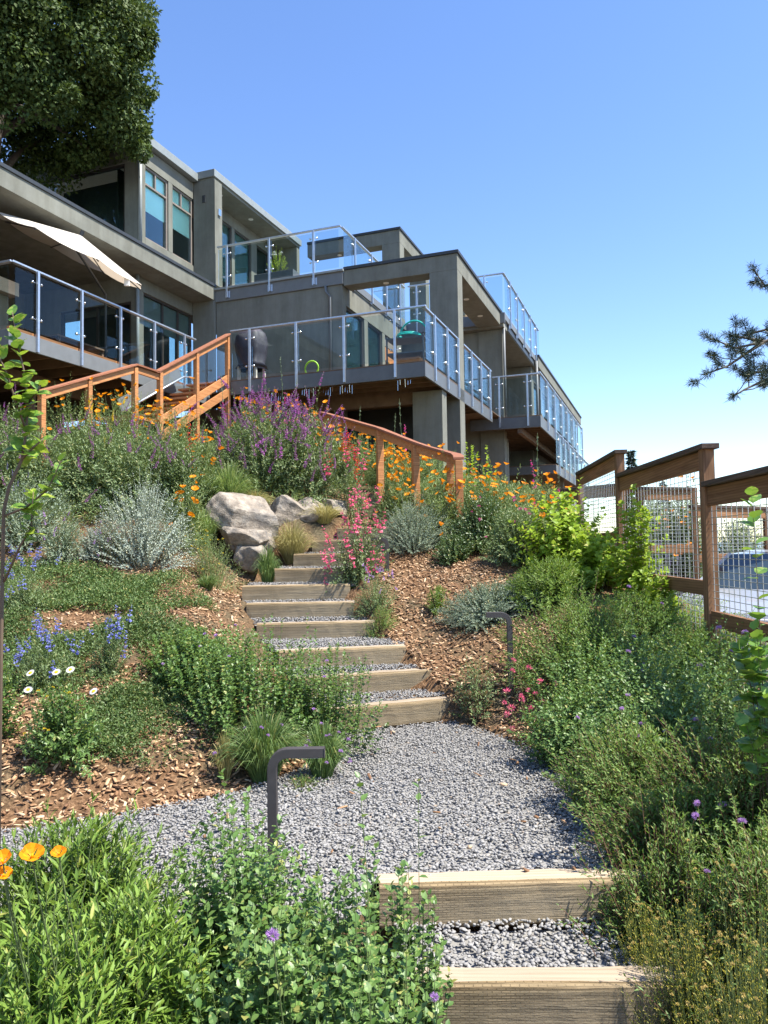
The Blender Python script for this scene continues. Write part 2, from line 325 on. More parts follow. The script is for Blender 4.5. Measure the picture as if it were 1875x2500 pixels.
# ------------------------------------------------------------------ the house (local x runs away along the long side, local y to the left)
HO = (0.8858, 15.243); HR = math.radians(90 - 20.4)
def hw(u, v, z=0.0):      # house coordinates -> world
    c, s = math.cos(HR), math.sin(HR); return (HO[0] + c * u - s * v, HO[1] + s * u + c * v, z)
house = thing('house', 'grey stucco modern hillside house with stacked glass-railed decks', 'house', (HO[0], HO[1], 0), HR)
def hbox(name, u0, u1, v0, v1, z0, z1, mat=None, parent=None, bevel=0.006):
    return MB().box(u0, u1, v0, v1, z0, z1).build(name, mat or STUCCO, parent or house, bevel=bevel)
def window(plane, pos, a0, a1, z0, z1, blind=None, blind_from=None, transom=None, mull=(), frame=None, deep=0.10, wf=0.05, transom_mull=(), back=None):
    """a framed window; plane 'v' faces the lower v side, plane 'u' faces the lower u side"""
    frame = frame or FRAME
    def bx(mb, a, b, d0, d1, lo, hi):
        if plane == 'v': mb.box(a, b, d0, d1, lo, hi)
        else: mb.box(d0, d1, a, b, lo, hi)
    f = MB(); d0, d1 = pos, pos + deep
    bx(f, a0, a0 + wf, d0, d1, z0, z1); bx(f, a1 - wf, a1, d0, d1, z0, z1)
    bx(f, a0 + wf, a1 - wf, d0, d1, z1 - wf, z1); bx(f, a0 + wf, a1 - wf, d0, d1, z0, z0 + wf)
    if transom: bx(f, a0 + wf, a1 - wf, d0, d1, transom - wf / 2, transom + wf / 2)
    for a in mull: bx(f, a - wf / 2, a + wf / 2, d0 + 0.003, d1, z0 + wf, (transom - wf / 2) if transom else z1 - wf)
    for a in transom_mull: bx(f, a - wf / 2, a + wf / 2, d0 + 0.003, d1, transom + wf / 2, z1 - wf)
    w = f.build('window', frame, house)
    edges = sorted([a0 + wf] + list(mull) + [a1 - wf])
    def pane(a, b, lo, hi):
        g = MB(); bx(g, a, b, d0 + 0.045, d0 + 0.055, lo, hi); g.build('pane', GLASS, w)
    for a, b in zip(edges[:-1], edges[1:]): pane(a, b, z0 + wf, (transom or z1) - wf * (0.5 if transom else 1))
    if transom:
        te = sorted([a0 + wf] + list(transom_mull) + [a1 - wf])
        for a, b in zip(te[:-1], te[1:]): pane(a, b, transom + wf / 2, z1 - wf)
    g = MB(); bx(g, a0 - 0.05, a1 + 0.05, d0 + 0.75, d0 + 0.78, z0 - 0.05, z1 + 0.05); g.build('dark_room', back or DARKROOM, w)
    if blind:
        g = MB(); bx(g, a0 + wf, a1 - wf, d0 + 0.065, d0 + 0.075, blind_from if blind_from is not None else z0 + wf, z1 - 0.02)
        g.build('blind', blind, w)
    return w

# --- main deck and the wall behind it
dk = MB().box(0, 0.05, 0.05, 4.57, 5.10, 5.40).box(0.05, 6.35, 0, 0.05, 5.10, 5.40).box(0.05, 2.75, 4.52, 4.57, 5.10, 5.40).box(0, 0.05, 0, 0.05, 5.10, 5.40)
main_deck = dk.build('deck_fascia', DECKGREY, house, bevel=0.005)
hbox('deck_floor', 0.004, 8.0, 0.004, 4.56, 5.402, 5.43, DARKWOOD)
for i in range(12):
    hbox('joist', 0.3 + i * 0.42, 0.345 + i * 0.42, 0.06, 4.5, 5.14, 5.40, DARKWOOD, bevel=0)
hbox('deck_beam', 1.55, 1.69, 0.3, 6.2, 4.86, 5.14, DARKWOOD)
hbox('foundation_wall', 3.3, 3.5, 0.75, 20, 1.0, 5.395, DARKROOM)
hbox('wall', 2.75, 2.98, 3.0, 6.695, 4.0, 8.29)
hbox('terrace_fascia', 2.70, 2.76, 2.96, 6.70, 8.292, 8.60, FASCIA)
hbox('terrace_edge', 2.64, 2.76, 2.93, 6.70, 8.602, 8.66, ROOFMETAL)
hbox('wall', 2.985, 7.3, 3.0, 3.2, 7.82, 8.39)
for a, b_ in ((2.985, 3.0), (4.24, 4.5), (5.62, 5.84), (6.9, 7.3)): hbox('wall', a, b_, 3.0, 3.2, 4.0, 7.815)
window('v', 3.05, 3.0, 4.24, 5.44, 7.82, BLIND, 5.44)
window('v', 3.05, 4.5, 5.62, 5.44, 7.82, BLIND, 5.44)
dr = hbox('door', 5.86, 6.88, 3.06, 3.11, 5.44, 7.5, REDWOOD)
MB().box(6.0, 6.35, 3.045, 3.06, 5.8, 7.1).build('door_pane', GLASS, dr)
hbox('transom_panel', 5.86, 6.88, 3.06, 3.11, 7.52, 7.81, FRAMEL)
hbox('terrace_fascia', 2.77, 8.0, 2.95, 3.0, 8.40, 8.60, FASCIA)
hbox('terrace_slab', 2.77, 8.0, 3.21, 8.4, 8.30, 8.60)
# --- lower portal
hbox('column', 2.75, 3.2, 0.0, 0.70, 2.2, 8.25)
hbox('beam', 2.75, 3.2, 0.0, 2.955, 8.252, 8.64)
hbox('beam', 3.2, 7.999, 0.0, 0.70, 8.254, 8.638)
hbox('beam_cap', 2.71, 3.24, -0.04, 2.95, 8.642, 8.72, DARKMETAL); hbox('beam_cap', 3.241, 7.98, -0.04, 0.74, 8.641, 8.718, DARKMETAL)
hbox('pier', 1.42, 1.78, 0.06, 0.75, 2.2, 5.10)
hbox('column', 8.0, 8.35, 0.0, 0.74, 1.5, 8.2)
hbox('wall', 8.05, 8.3, 0.745, 5.0, 4.0, 8.2)
window('u', 7.97, 0.95, 2.3, 5.44, 7.6, None)
# --- upper right terrace
hbox('terrace_fascia', 7.75, 13.4, -0.15, -0.09, 8.42, 8.62, FASCIA); hbox('terrace_fascia', 7.70, 7.76, -0.15, 2.94, 8.30, 8.62, FASCIA)
hbox('terrace_slab', 7.77, 13.39, -0.085, 6.0, 8.21, 8.60)
hbox('gutter', 8.36, 13.3, -0.11, -0.087, 8.23, 8.40, DARKMETAL)
hbox('wall', 8.36, 13.2, 1.5, 1.7, 4.0, 8.2)
window('v', 1.46, 9.0, 12.6, 5.44, 7.7, None, mull=(10.2, 11.4))
hbox('wall', 13.2, 13.5, 0.0, 1.5, 2.0, 8.2)
# --- far block
hbox('wall', 13.51, 28.0, 0.0, 0.25, 7.75, 8.2); hbox('wall', 13.51, 28.0, 0.0, 0.25, 2.0, 5.40)
for i in range(8): hbox('wall', 13.51 + i * 2.05, 13.75 + i * 2.05, 0.0, 0.25, 5.41, 7.745)
for i in range(7): window('v', 0.06, 13.76 + i * 2.05, 15.54 + i * 2.05, 5.43, 7.73, BLIND, 6.9 - 0.3 * (i % 3))
hbox('roof', 13.42, 28.3, -0.25, 6, 8.205, 8.58); hbox('roof_cap', 13.41, 28.34, -0.29, 6.1, 8.585, 8.66, DARKMETAL)
# --- far right deck
MB().box(7.35, 7.4, -1.14, 0.9, 5.04, 5.36).box(7.4, 18.4, -1.19, -1.14, 5.04, 5.36).box(7.35, 7.4, -1.19, -1.14, 5.04, 5.36).box(18.35, 18.4, -1.14, 0.9, 5.04, 5.36).build('deck_fascia', DECKGREY, house, bevel=0.005)
hbox('deck_floor', 7.36, 18.39, -1.18, 0.9, 5.362, 5.39, DARKWOOD)
for i in range(26): hbox('joist', 7.7 + i * 0.41, 7.745 + i * 0.41, -1.13, 0.9, 5.08, 5.36, DARKWOOD, bevel=0)
hbox('deck_beam', 7.42, 18.3, -0.62, -0.5, 4.9, 5.078, DARKWOOD)
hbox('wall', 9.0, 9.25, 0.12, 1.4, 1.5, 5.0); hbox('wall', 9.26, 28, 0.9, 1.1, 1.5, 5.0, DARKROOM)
hbox('column', 13.9, 14.05, -0.98, -0.85, 1.5, 5.03)
MB().box(10.4, 22, -1.2, -1.15, 3.95, 4.22).box(10.35, 10.4, -1.2, 0.7, 3.95, 4.22).build('deck_fascia', DECKGREY, house)
hbox('deck_floor', 10.36, 22, -1.19, 0.8, 4.222, 4.25, DARKWOOD)
# --- upper portal
hbox('column', 8.36, 8.8, 3.36, 3.98, 8.6, 11.55); hbox('beam', 8.36, 8.8, 3.36, 6.69, 11.552, 11.98); hbox('beam', 8.801, 11.6, 3.36, 3.98, 11.554, 11.978)
hbox('beam_cap', 8.32, 8.84, 3.32, 6.69, 11.982, 12.06, DARKMETAL); hbox('beam_cap', 8.841, 11.64, 3.32, 4.02, 11.981, 12.058, DARKMETAL)
hbox('column', 11.2, 11.6, 3.36, 3.98, 8.6, 11.55)
# --- upper floor with its roof
hbox('roof', 2.70, 7.95, 6.70, 10.5, 11.78, 11.98, ROOFMETAL); hbox('roof_soffit', 2.75, 7.9, 6.75, 10.4, 11.70, 11.778)
hbox('column', 2.72, 3.08, 6.705, 7.385, 8.79, 11.70)
hbox('wall', 3.09, 7.9, 7.5, 7.7, 11.36, 11.698)
for a, b_ in ((4.86, 5.02), (6.0, 6.35)): hbox('wall', a, b_, 7.5, 7.7, 8.6, 11.355)
window('v', 7.53, 3.1, 4.86, 8.64, 11.35, BLIND, 9.6, mull=(3.95,)); window('v', 7.53, 5.02, 6.0, 8.64, 11.35, BLIND, 9.4); window('v', 7.53, 6.35, 7.85, 8.64, 11.35, BLINDGREY, 9.0, mull=(7.1,))
hbox('wall', 7.72, 7.92, 6.77, 7.49, 8.6, 11.698)
# --- left wing, upper block
hbox('wall', 0.40, 0.68, 7.39, 7.55, 8.70, 11.70); hbox('wall', 0.681, 2.715, 7.39, 7.55, 11.25, 11.70); hbox('wall', 0.681, 2.715, 7.39, 7.55, 8.70, 9.40)
hbox('wall', 1.61, 1.79, 7.39, 7.55, 9.401, 11.249)
window('v', 7.43, 0.68, 1.61, 9.40, 11.25, BLIND, 10.15, transom=10.80, transom_mull=(1.13,), frame=FRAMEL, wf=0.045)
window('v', 7.43, 1.79, 2.71, 9.40, 11.25, BLIND, 10.15, transom=10.80, transom_mull=(2.22,), frame=FRAMEL, wf=0.045)
hbox('wall', 0.41, 0.6, 7.551, 13.5, 11.25, 11.70); hbox('wall', 0.41, 0.6, 7.551, 7.8, 8.70, 11.249); hbox('wall', 0.41, 0.6, 10.4, 13.5, 8.70, 11.249); hbox('wall', 0.41, 0.6, 7.801, 10.399, 8.70, 8.95)
window('u', 0.44, 7.8, 10.4, 8.95, 11.25, None)
hbox('roof', 0.28, 2.695, 7.22, 13.6, 11.72, 11.93, ROOFMETAL)
# --- left wing, lower floor under its roof slab
hbox('roof', -15.0, 2.71, 6.70, 13.6, 8.34, 8.70); hbox('roof_cap', -15.02, 2.72, 6.67, 7.38, 8.702, 8.78, DARKMETAL)  # slab lengthened unseen to the left, added to cut sky light below
hbox('wall', 2.64, 2.745, 6.702, 7.37, 4.0, 8.338)
hbox('wall', 0.33, 0.58, 7.37, 7.55, 4.0, 8.0); hbox('wall', 0.33, 2.638, 7.37, 7.55, 8.002, 8.338)
window('v', 7.41, 0.58, 2.63, 5.44, 8.0, BLINDGREY, 7.2, mull=(1.40, 2.05))
hbox('wall', 0.34, 0.5, 7.551, 13.5, 7.72, 8.338); hbox('wall', 0.34, 0.5, 9.75, 13.5, 4.0, 7.718)
window('u', 0.36, 7.56, 9.74, 5.44, 7.72, None, mull=(8.6,))
hbox('wall', -15.0, 0.33, 10.9, 11.1, 3.0, 8.33)
MB().box(-5.0, 0.9, 5.70, 5.75, 5.12, 5.40).box(-5.05, -5.0, 5.70, 9.0, 5.12, 5.40).build('deck_fascia', FASCIA, house, bevel=0.005)
MB().box(-5.0, 0.9, 5.745, 5.80, 5.405, 5.46).build('deck_edge_board', REDWOOD, house)
hbox('deck_floor', -4.99, 2.64, 5.81, 13.3, 5.401, 5.43, DARKWOOD); hbox('deck_floor', 0.95, 2.74, 4.58, 5.80, 5.401, 5.43, DARKWOOD)
for i in range(9): hbox('joist', -4.7 + i * 0.62, -4.65 + i * 0.62, 5.8, 9.0, 5.13, 5.399, DARKWOOD, bevel=0)
hbox('deck_beam', -5, 0.5, 7.0, 7.14, 4.85, 5.128, DARKWOOD)
for u in (-3.3, -0.8): hbox('deck_post', u, u + 0.14, 7.0, 7.14, 3.5, 4.848, DARKWOOD)
# --- downspouts, lights, vents
def pipe(pts, r=0.035, mat=None): return MB().tube(pts, r, 8).build('downspout', mat or FASCIA, house, smooth=True)
pipe([(2.70, 3.45, 8.3), (2.70, 3.42, 8.15), (2.69, 3.32, 8.0), (2.69, 3.32, 5.45)]); pipe([(0.37, 7.30, 11.7), (0.37, 7.30, 8.8)], 0.045, ROOFMETAL)
pipe([(0.30, 7.33, 8.33), (0.30, 7.33, 5.45)], 0.045, ROOFMETAL); pipe([(7.96, -0.06, 8.5), (7.95, -0.06, 5.4)], 0.04); pipe([(13.3, -0.2, 8.4), (13.3, -0.2, 5.4)], 0.045)
for u, v, z in ((5.0, 0.35, 8.252), (6.6, 0.35, 8.252), (2.98, 1.9, 8.25), (3.6, 7.1, 11.70), (5.3, 7.1, 11.70), (8.6, 5.6, 11.55)):
    MB().tube([(u, v, z - 0.012), (u, v, z + 0.01)], 0.075, 14).build('downlight', plain('downlight_trim', (0.7, 0.7, 0.66), 0.4) if 'downlight_trim' not in MATS else MATS['downlight_trim'], house)
hbox('wall_sconce', 2.62, 2.75, 5.98, 6.08, 7.05, 7.18, FASCIA); hbox('wall_vent', 2.70, 2.72, 7.0, 7.1, 11.1, 11.3, DARKMETAL)
hbox('alarm_box', 2.85, 2.97, 6.66, 6.705, 10.75, 10.93, CHROME)

# ------------------------------------------------------------------ glass railings
CLAMP = MB().tube([(0, 0, 0), (0.10, 0, 0)], 0.008, 6).tube([(0.085, 0, 0), (0.115, 0, 0)], 0.026, 8).mesh('clamp', CHROME, True)
PLATE = MB().box(-0.07, 0.07, -0.006, 0.006, -0.09, 0.09).box(-0.02, 0.02, 0.006, 0.05, -0.02, 0.02).mesh('bracket', STEEL)
def railing(label, p0, p1, zf, zt, posts, rail_from=0.0, rail_to=None, drop=0.30, glass=0.06):
    """glass railing along p0->p1 (house u,v); posts are distances along; the outside is to the right of the run"""
    a = Vector((p0[0], p0[1], 0)); e = Vector((p1[0], p1[1], 0)); L = (e - a).length; ang = math.atan2(e.y - a.y, e.x - a.x)
    w = hw(p0[0], p0[1]); t = thing('glass_railing', label, 'railing', (w[0], w[1], zf), HR + ang, 'glass deck railings of the house')
    zt -= zf; rail_to = L if rail_to is None else rail_to
    MB().box(rail_from, rail_to, -0.035, 0.045, zt - 0.035, zt).build('top_rail', STEEL, t, bevel=0.006)
    pm = MB().box(-0.022, 0.022, -0.022, 0.022, -drop, zt - 0.036).mesh('post', STEEL)
    for x in posts:
        p = link('post', pm, t, (x, -0.055, 0))
        link('bracket', PLATE, p, (0, 0.045, -drop + 0.09))
        for z in (0.28, zt - 0.24):
            for sgn in (-1, 1): link('clamp', CLAMP, p, (0, 0.03, z), (0, 0, 0 if sgn > 0 else math.pi))
    edges = [rail_from] + list(posts) + [rail_to]
    for x0, x1 in zip(edges[:-1], edges[1:]):
        if x1 - x0 > 0.12: MB().box(x0 + 0.05, x1 - 0.05, -0.03, -0.018, 0.05, zt - 0.10).build('glass_pane', RAILGLASS, t)
    return t
railing('glass railing along the front of the main deck facing the garden', (0.03, 4.57), (0.03, 0.03), 5.43, 6.57, [0.51, 1.66, 2.79, 3.93], 0.0, 4.6)
railing('glass railing on the lit right side of the main deck before the tall column', (0.03, 0.03), (2.8, 0.03), 5.43, 6.57, [0.62, 1.60, 2.55], 0.0, 2.70)
railing('glass railing on the main deck side just behind the tall column', (3.25, 0.03), (6.35, 0.03), 5.43, 6.57, [0.62, 1.68, 2.76], 0.0, 3.1)
railing('glass railing of the left deck beneath the sunlit umbrella', (-4.97, 5.73), (0.35, 5.73), 5.43, 6.59, [0.52, 1.58, 2.66, 3.74, 4.82], 0.0, 5.32)
railing('short glass railing return at the left end of the umbrella deck', (-4.97, 9.0), (-4.97, 5.73), 5.43, 6.59, [0.6, 1.7, 2.7])
railing('upper terrace glass railing above the dark blank wall', (2.70, 6.62), (2.70, 3.0), 8.66, 9.80, [0.32, 1.60, 2.88], 0.0, 3.62)
railing('upper terrace glass railing running back behind the portal beam', (2.74, 2.98), (7.6, 2.98), 8.66, 9.78, [0.72, 1.93, 3.1, 4.3], 0.0, 4.9)
railing('upper glass railing at the front of the right terrace', (7.72, 2.9), (7.72, -0.15), 8.62, 9.83, [0.3, 1.45, 2.45], 0.0, 3.05)
railing('long upper glass railing along the right terrace edge against the sky', (7.72, -0.13), (13.9, -0.13), 8.62, 9.83, [0.75, 1.95, 3.2, 4.5, 5.7], 0.0, 6.6)
railing('short front glass railing of the lower right deck', (7.38, 0.2), (7.38, -1.17), 5.39, 6.62, [0.2, 1.03], 0.0, 1.38)
railing('long receding glass railing of the lower right deck', (7.38, -1.17), (19.2, -1.17), 5.39, 6.66, [1.25, 2.8, 4.6, 6.1, 7.8, 9.5, 11.4], 0.0, 11.9)
railing('farthest low glass railing below the lower right deck', (10.4, -1.18), (21.9, -1.18), 4.25, 5.35, [0.6, 2.0, 3.4, 4.8, 6.2, 7.6, 9.0, 10.4])

# ------------------------------------------------------------------ wooden stair up to the deck
st = thing('wooden_stair', 'orange redwood stair rail climbing to the deck beside the grill', 'stair', (HO[0], HO[1], 0), HR)
def sbar(name, p, q, w, h, mat=REDWOOD, bev=0.004): return MB().bar(p, q, w, h).build(name, mat, st, bevel=bev)
NV = 4.62      # near side of the stair; it climbs along the deck
def rz2(u): return 5.05 + (u + 2.45) * 0.545 + 0.10      # top of the upper flight's rail
def rz1(u): return 5.08 + (u + 3.2) * 0.405
sbar('cap_rail', (-2.62, NV, rz2(-2.62) - 0.0), (0.0, NV, rz2(0.0)), 0.14, 0.035, REDCAP); sbar('hand_rail', (-2.5, NV, rz2(-2.5) - 0.085), (-0.03, NV, rz2(-0.03) - 0.085), 0.04, 0.12)
sbar('cap_rail', (-3.2, NV, 5.08), (-2.5, NV, 5.08), 0.14, 0.035, REDCAP); sbar('hand_rail', (-3.2, NV, 4.995), (-2.5, NV, 4.995), 0.04, 0.12)
sbar('cap_rail', (-5.62, NV, rz1(-5.62)), (-3.2, NV, 5.08), 0.14, 0.035, REDCAP); sbar('hand_rail', (-5.48, NV, rz1(-5.48) - 0.085), (-3.2, NV, 4.995), 0.04, 0.12)
for u, zt in ((-0.03, rz2(-0.03)), (-1.24, rz2(-1.24)), (-2.46, rz2(-2.46)), (-3.2, 5.06), (-4.39, rz1(-4.39)), (-5.42, rz1(-5.42))):
    MB().box(u - 0.045, u + 0.045, NV - 0.046, NV + 0.046, gz(*hw(u, NV)[:2]) - 0.2, zt - 0.02).build('post', REDWOOD, st, bevel=0.004)
sbar('stringer', (-2.5, NV, rz2(-2.5) - 1.0), (-0.03, NV, rz2(-0.03) - 1.0), 0.045, 0.16); sbar('stringer', (-2.4, NV - 0.01, rz2(-2.4) - 1.3), (-0.03, NV - 0.01, rz2(-0.03) - 1.3), 0.045, 0.16)
for a, b_ in ((-2.40, -1.30), (-1.18, -0.09)):
    MB().face([(a, NV, rz2(a) - 0.16), (b_, NV, rz2(b_) - 0.16), (b_, NV, rz2(b_) - 0.86), (a, NV, rz2(a) - 0.86)]).build('glass_pane', RAILGLASS, st)
MB().bar((-2.5, 5.55, rz2(-2.5) - 0.62), (-0.5, 5.55, rz2(-0.5) - 0.62), 0.02, 0.28).build('side_guard', FASCIA, st)
MB().tube([(-2.5, 5.45, rz2(-2.5) - 0.72), (-0.5, 5.45, rz2(-0.5) - 0.72), (-0.2, 5.45, rz2(-0.4) - 0.72), (0.0, 5.45, rz2(-0.5) - 0.9)], 0.022, 8).build('metal_handrail', STEEL, st, smooth=True)
for i in range(8): MB().box(-2.45 + i * 0.3, -2.13 + i * 0.3, NV + 0.03, 5.5, 4.18 + i * 0.163, 4.22 + i * 0.163).build('tread', REDWOOD, st)
MB().box(-3.25, -2.46, NV + 0.03, 5.5, 4.10, 4.16).build('landing', REDWOOD, st)

# ------------------------------------------------------------------ things on the decks
def hthing(name, label, cat, u, v, z, rz=0.0, group=None): return thing(name, label, cat, hw(u, v, z), HR + rz, group)
# umbrella
ux, uy, uz = hw(-1.9, 6.4, 5.43); um = thing('patio_umbrella', 'cream canvas umbrella tilted over the left deck', 'umbrella', (ux, uy, uz))
hub = Vector((-6.02 - ux, 15.0 - uy, 8.02 - uz)); ax_ = Vector((math.sin(0.46), -0.10, math.cos(0.46))).normalized(); e1 = ax_.cross(Vector((0, 1, 0))).normalized() * -1; e2 = ax_.cross(e1); nrib = 8; rim = []
for k in range(nrib):
    a = 2 * math.pi * k / nrib; R = 1.58; rim.append(hub + (e1 * math.cos(a) + e2 * math.sin(a)) * R * math.cos(0.24) - ax_ * R * math.sin(0.24))
cv = MB()
for k in range(nrib):
    a, b_ = rim[k], rim[(k + 1) % nrib]; n = 5; prev = [hub]
    for i in range(1, n + 1):
        t = i / n; row = []
        for j in range(i + 1):
            s = j / i; p = hub.lerp(a, t).lerp(hub.lerp(b_, t), s); row.append(p - ax_ * (0.05 * math.sin(math.pi * s) * t))
        for j in range(len(row) - 1):
            cv.face([prev[min(j, len(prev) - 1)], row[j], row[j + 1]])
            if j + 1 < len(prev): cv.face([prev[j], row[j + 1], prev[j + 1]])
        prev = row
cv.build('canopy', CANVAS, um)
for k in range(nrib): MB().tube([hub - ax_ * 0.05, rim[k] - ax_ * 0.03], 0.012, 5).build('rib', DARKMETAL, um)
MB().tube([hub - ax_ * 0.3, hub + ax_ * 0.1], 0.04, 8).build('hub', DARKMETAL, um)
MB().tube([(0, 0, 0), (0, 0, 1.6), tuple(hub - ax_ * 0.28)], 0.026, 8).build('pole', DARKMETAL, um)
MB().tube([(0, 0, 0), (0, 0, 0.1)], 0.3, 16).build('base', DARKMETAL, um)
MB().box(rim[0].x - 0.25, rim[0].x - 0.15, rim[0].y - 0.3, rim[0].y - 0.25, rim[0].z - 0.12, rim[0].z + 0.08).build('tie_strap', plain('white_fabric', (0.7, 0.68, 0.64), 0.8), um)
# covered grill
COVER = plain('grill_cover_cloth', (0.045, 0.04, 0.055), 0.6, var=0.25, scale=9)
gr = hthing('grill', 'grill under a dark gathered cloth cover on the main deck', 'grill', 0.9, 4.55, 5.43)
prof = [(0.30, 0.42), (0.31, 0.50), (0.36, 0.47), (0.28, 0.58), (0.33, 0.80), (0.36, 1.05), (0.33, 1.25), (0.24, 1.36), (0.0, 1.38)]; nn = 28; gc = MB()
for r, z in prof:
    for j in range(nn):
        a = 2 * math.pi * j / nn; rr = r * (1 + 0.05 * math.sin(a * 7) * (z < 1.3)) * (1.15 if abs(math.cos(a)) > 0.7 else 1.0); gc.v.append((rr * math.cos(a) * 0.8, rr * math.sin(a) * 1.1, z))
for i in range(len(prof) - 1):
    for j in range(nn): gc.f.append((i * nn + j, i * nn + (j + 1) % nn, (i + 1) * nn + (j + 1) % nn, (i + 1) * nn + j)); gc.m.append(0)
gc.build('cover', COVER, gr, smooth=True)
GL = plain('cream_metal', (0.5, 0.46, 0.4), 0.5)
for x in (-0.2, 0.2):
    for y in (-0.22, 0.22): MB().box(x - 0.03, x + 0.03, y - 0.03, y + 0.03, 0.0, 0.5).build('leg', GL, gr)
MB().box(-0.24, 0.24, -0.26, 0.26, 0.12, 0.15).build('shelf', GL, gr)
# hose loop, storage box, chair-like shelf with teal hose
def ring(mb, c, R, r, ax='u', n=20, k=6, a0=0, a1=2 * math.pi):
    pts = []
    for i in range(n + 1):
        a = a0 + (a1 - a0) * i / n; d = Vector((0, math.cos(a), math.sin(a))) if ax == 'u' else Vector((math.cos(a), math.sin(a), 0)); pts.append(Vector(c) + d * R)
    return mb.tube(pts, r, k)
LIME = plain('lime_hose', (0.35, 0.62, 0.05), 0.4); TEAL = plain('teal_hose', (0.02, 0.42, 0.36), 0.4)
ho = hthing('hoop_toy', 'small lime green hoop standing on the main deck', 'toy', 0.35, 2.72, 5.43); ring(MB(), (0, 0, 0.17), 0.16, 0.02).build('hoop', LIME, ho, smooth=True)
sb = hthing('storage_shelf', 'grey storage shelf in the corner of the main deck', 'shelf', 0.35, 0.55, 5.43)
for z in (0.0, 0.28, 0.60): MB().box(0, 0.5, -0.42, 0.42, z, z + 0.03).build('shelf_board', DECKGREY, sb)
for x, y in ((0, -0.42), (0.47, -0.42), (0, 0.39), (0.47, 0.39)): MB().box(x, x + 0.03, y, y + 0.03, 0.03, 0.66).build('leg', DECKGREY, sb)
MB().box(0.08, 0.4, -0.3, 0.2, 0.032, 0.2).build('wooden_crate', REDWOOD, sb)
hs = hthing('garden_hose', 'teal garden hose coiled on the grey storage shelf', 'hose', 0.5, 0.5, 6.07)
ring(ring(ring(MB(), (0, 0, 0.02), 0.26, 0.02, 'z'), (0, 0, 0.055), 0.24, 0.02, 'z'), (0, -0.1, 0.05), 0.30, 0.02, 'u', a0=0.2, a1=2.6).build('coil', TEAL, hs, smooth=True)
# outdoor counter and table on the left deck
ct = hthing('outdoor_counter', 'pale stucco counter at the far left behind the deck glass', 'counter', -4.0, 8.0, 5.43)
MB().box(-1.5, 1.1, -0.28, 0.5, 1.42, 1.70).build('counter_top', plain('pale_stucco', (0.45, 0.42, 0.36), 0.9), ct, bevel=0.01); MB().box(-1.4, 1.0, -0.1, 0.45, 0, 1.42).build('counter_base', STUCCO, ct)
tb = hthing('patio_table', 'dim wooden table under the left wing roof', 'table', -1.6, 7.6, 5.43)
MB().box(-0.75, 0.75, -0.35, 0.35, 0.72, 0.76).build('table_top', DARKWOOD, tb, bevel=0.005)
for x in (-0.65, 0.65):
    for y in (-0.28, 0.28): MB().box(x - 0.03, x + 0.03, y - 0.03, y + 0.03, 0, 0.72).build('leg', DARKWOOD, tb)
# icicle lights under the main deck
il = hthing('string_lights', 'icicle string lights hanging in clusters under the main deck', 'string lights', 0.06, 0.0, 5.09)
ib = MB(); r_ = random.Random(3)
for c in (0.35, 1.65, 2.1, 2.55, 3.3, 4.1):
    for k in range(6):
        x = c + k * 0.055; l = r_.uniform(0.06, 0.22); ib.tube([(r_.uniform(0, 0.05), x, 0), (0.02, x, -l)], 0.004, 4)
ib.build('strand', CHROME, il)['kind'] = 'stuff'
# planter on the upper terrace
pt = hthing('planter_box', 'long grey planter box behind the upper terrace glass', 'planter', 3.15, 4.9, 8.66)
MB().box(-0.2, 0.2, -0.42, 0.75, 0, 0.32).build('box', DECKGREY, pt, bevel=0.01); MB().box(-0.17, 0.17, -0.39, 0.72, 0.3, 0.325).build('soil', GROUND, pt)
pot = hthing('terracotta_cone_pot', 'tan conical pot on the right terrace floor behind the portal', 'pot', 8.1, 1.1, 8.62)
pb = MB(); pb.tube([(0, 0, 0), (0, 0, 0.38)], [0.19, 0.13], 14); pb.build('pot_body', plain('terracotta', (0.5, 0.34, 0.2), 0.8), pot, smooth=False)
# ------------------------------------------------------------------ timber steps and gravel path
def timber(L, W, H, seed):
    r = np.random.default_rng(seed); n = 14; prof = []; b = 0.017
    for a, c in ((-1, -1), (1, -1), (1, 1), (-1, 1)):
        x, z = a * W / 2, c * H / 2
        if a * c > 0: prof += [(x - a * b, z), (x, z - c * b)][::1 if a < 0 else -1]
        else: prof += [(x, z - c * b), (x - a * b, z)][::1 if a < 0 else -1]
    prof = sorted(prof, key=lambda p: math.atan2(p[1], p[0])); m = len(prof); mb = MB()
    for i in range(n + 1):
        x = -L / 2 + L * i / n; wob = r.normal(0, 0.0016, (m, 2))
        if i in (0, n): wob += r.normal(0, 0.003, (m, 2))
        for (y, z), w in zip(prof, wob): mb.v.append((x + (r.normal(0, 0.004) if i in (0, n) else 0), y + w[0], z + w[1]))
    for i in range(n):
        for j in range(m):
            q = (i * m + j, (i + 1) * m + j, (i + 1) * m + (j + 1) % m, i * m + (j + 1) % m)
            mb.f.append(q); mb.m.append(1 if min(prof[j][1], prof[(j + 1) % m][1]) > H / 2 - 0.001 else 0)
    mb.f.append(tuple(range(m))); mb.f.append(tuple(n * m + j for j in range(m))[::-1]); mb.m += [0, 0]
    return mb
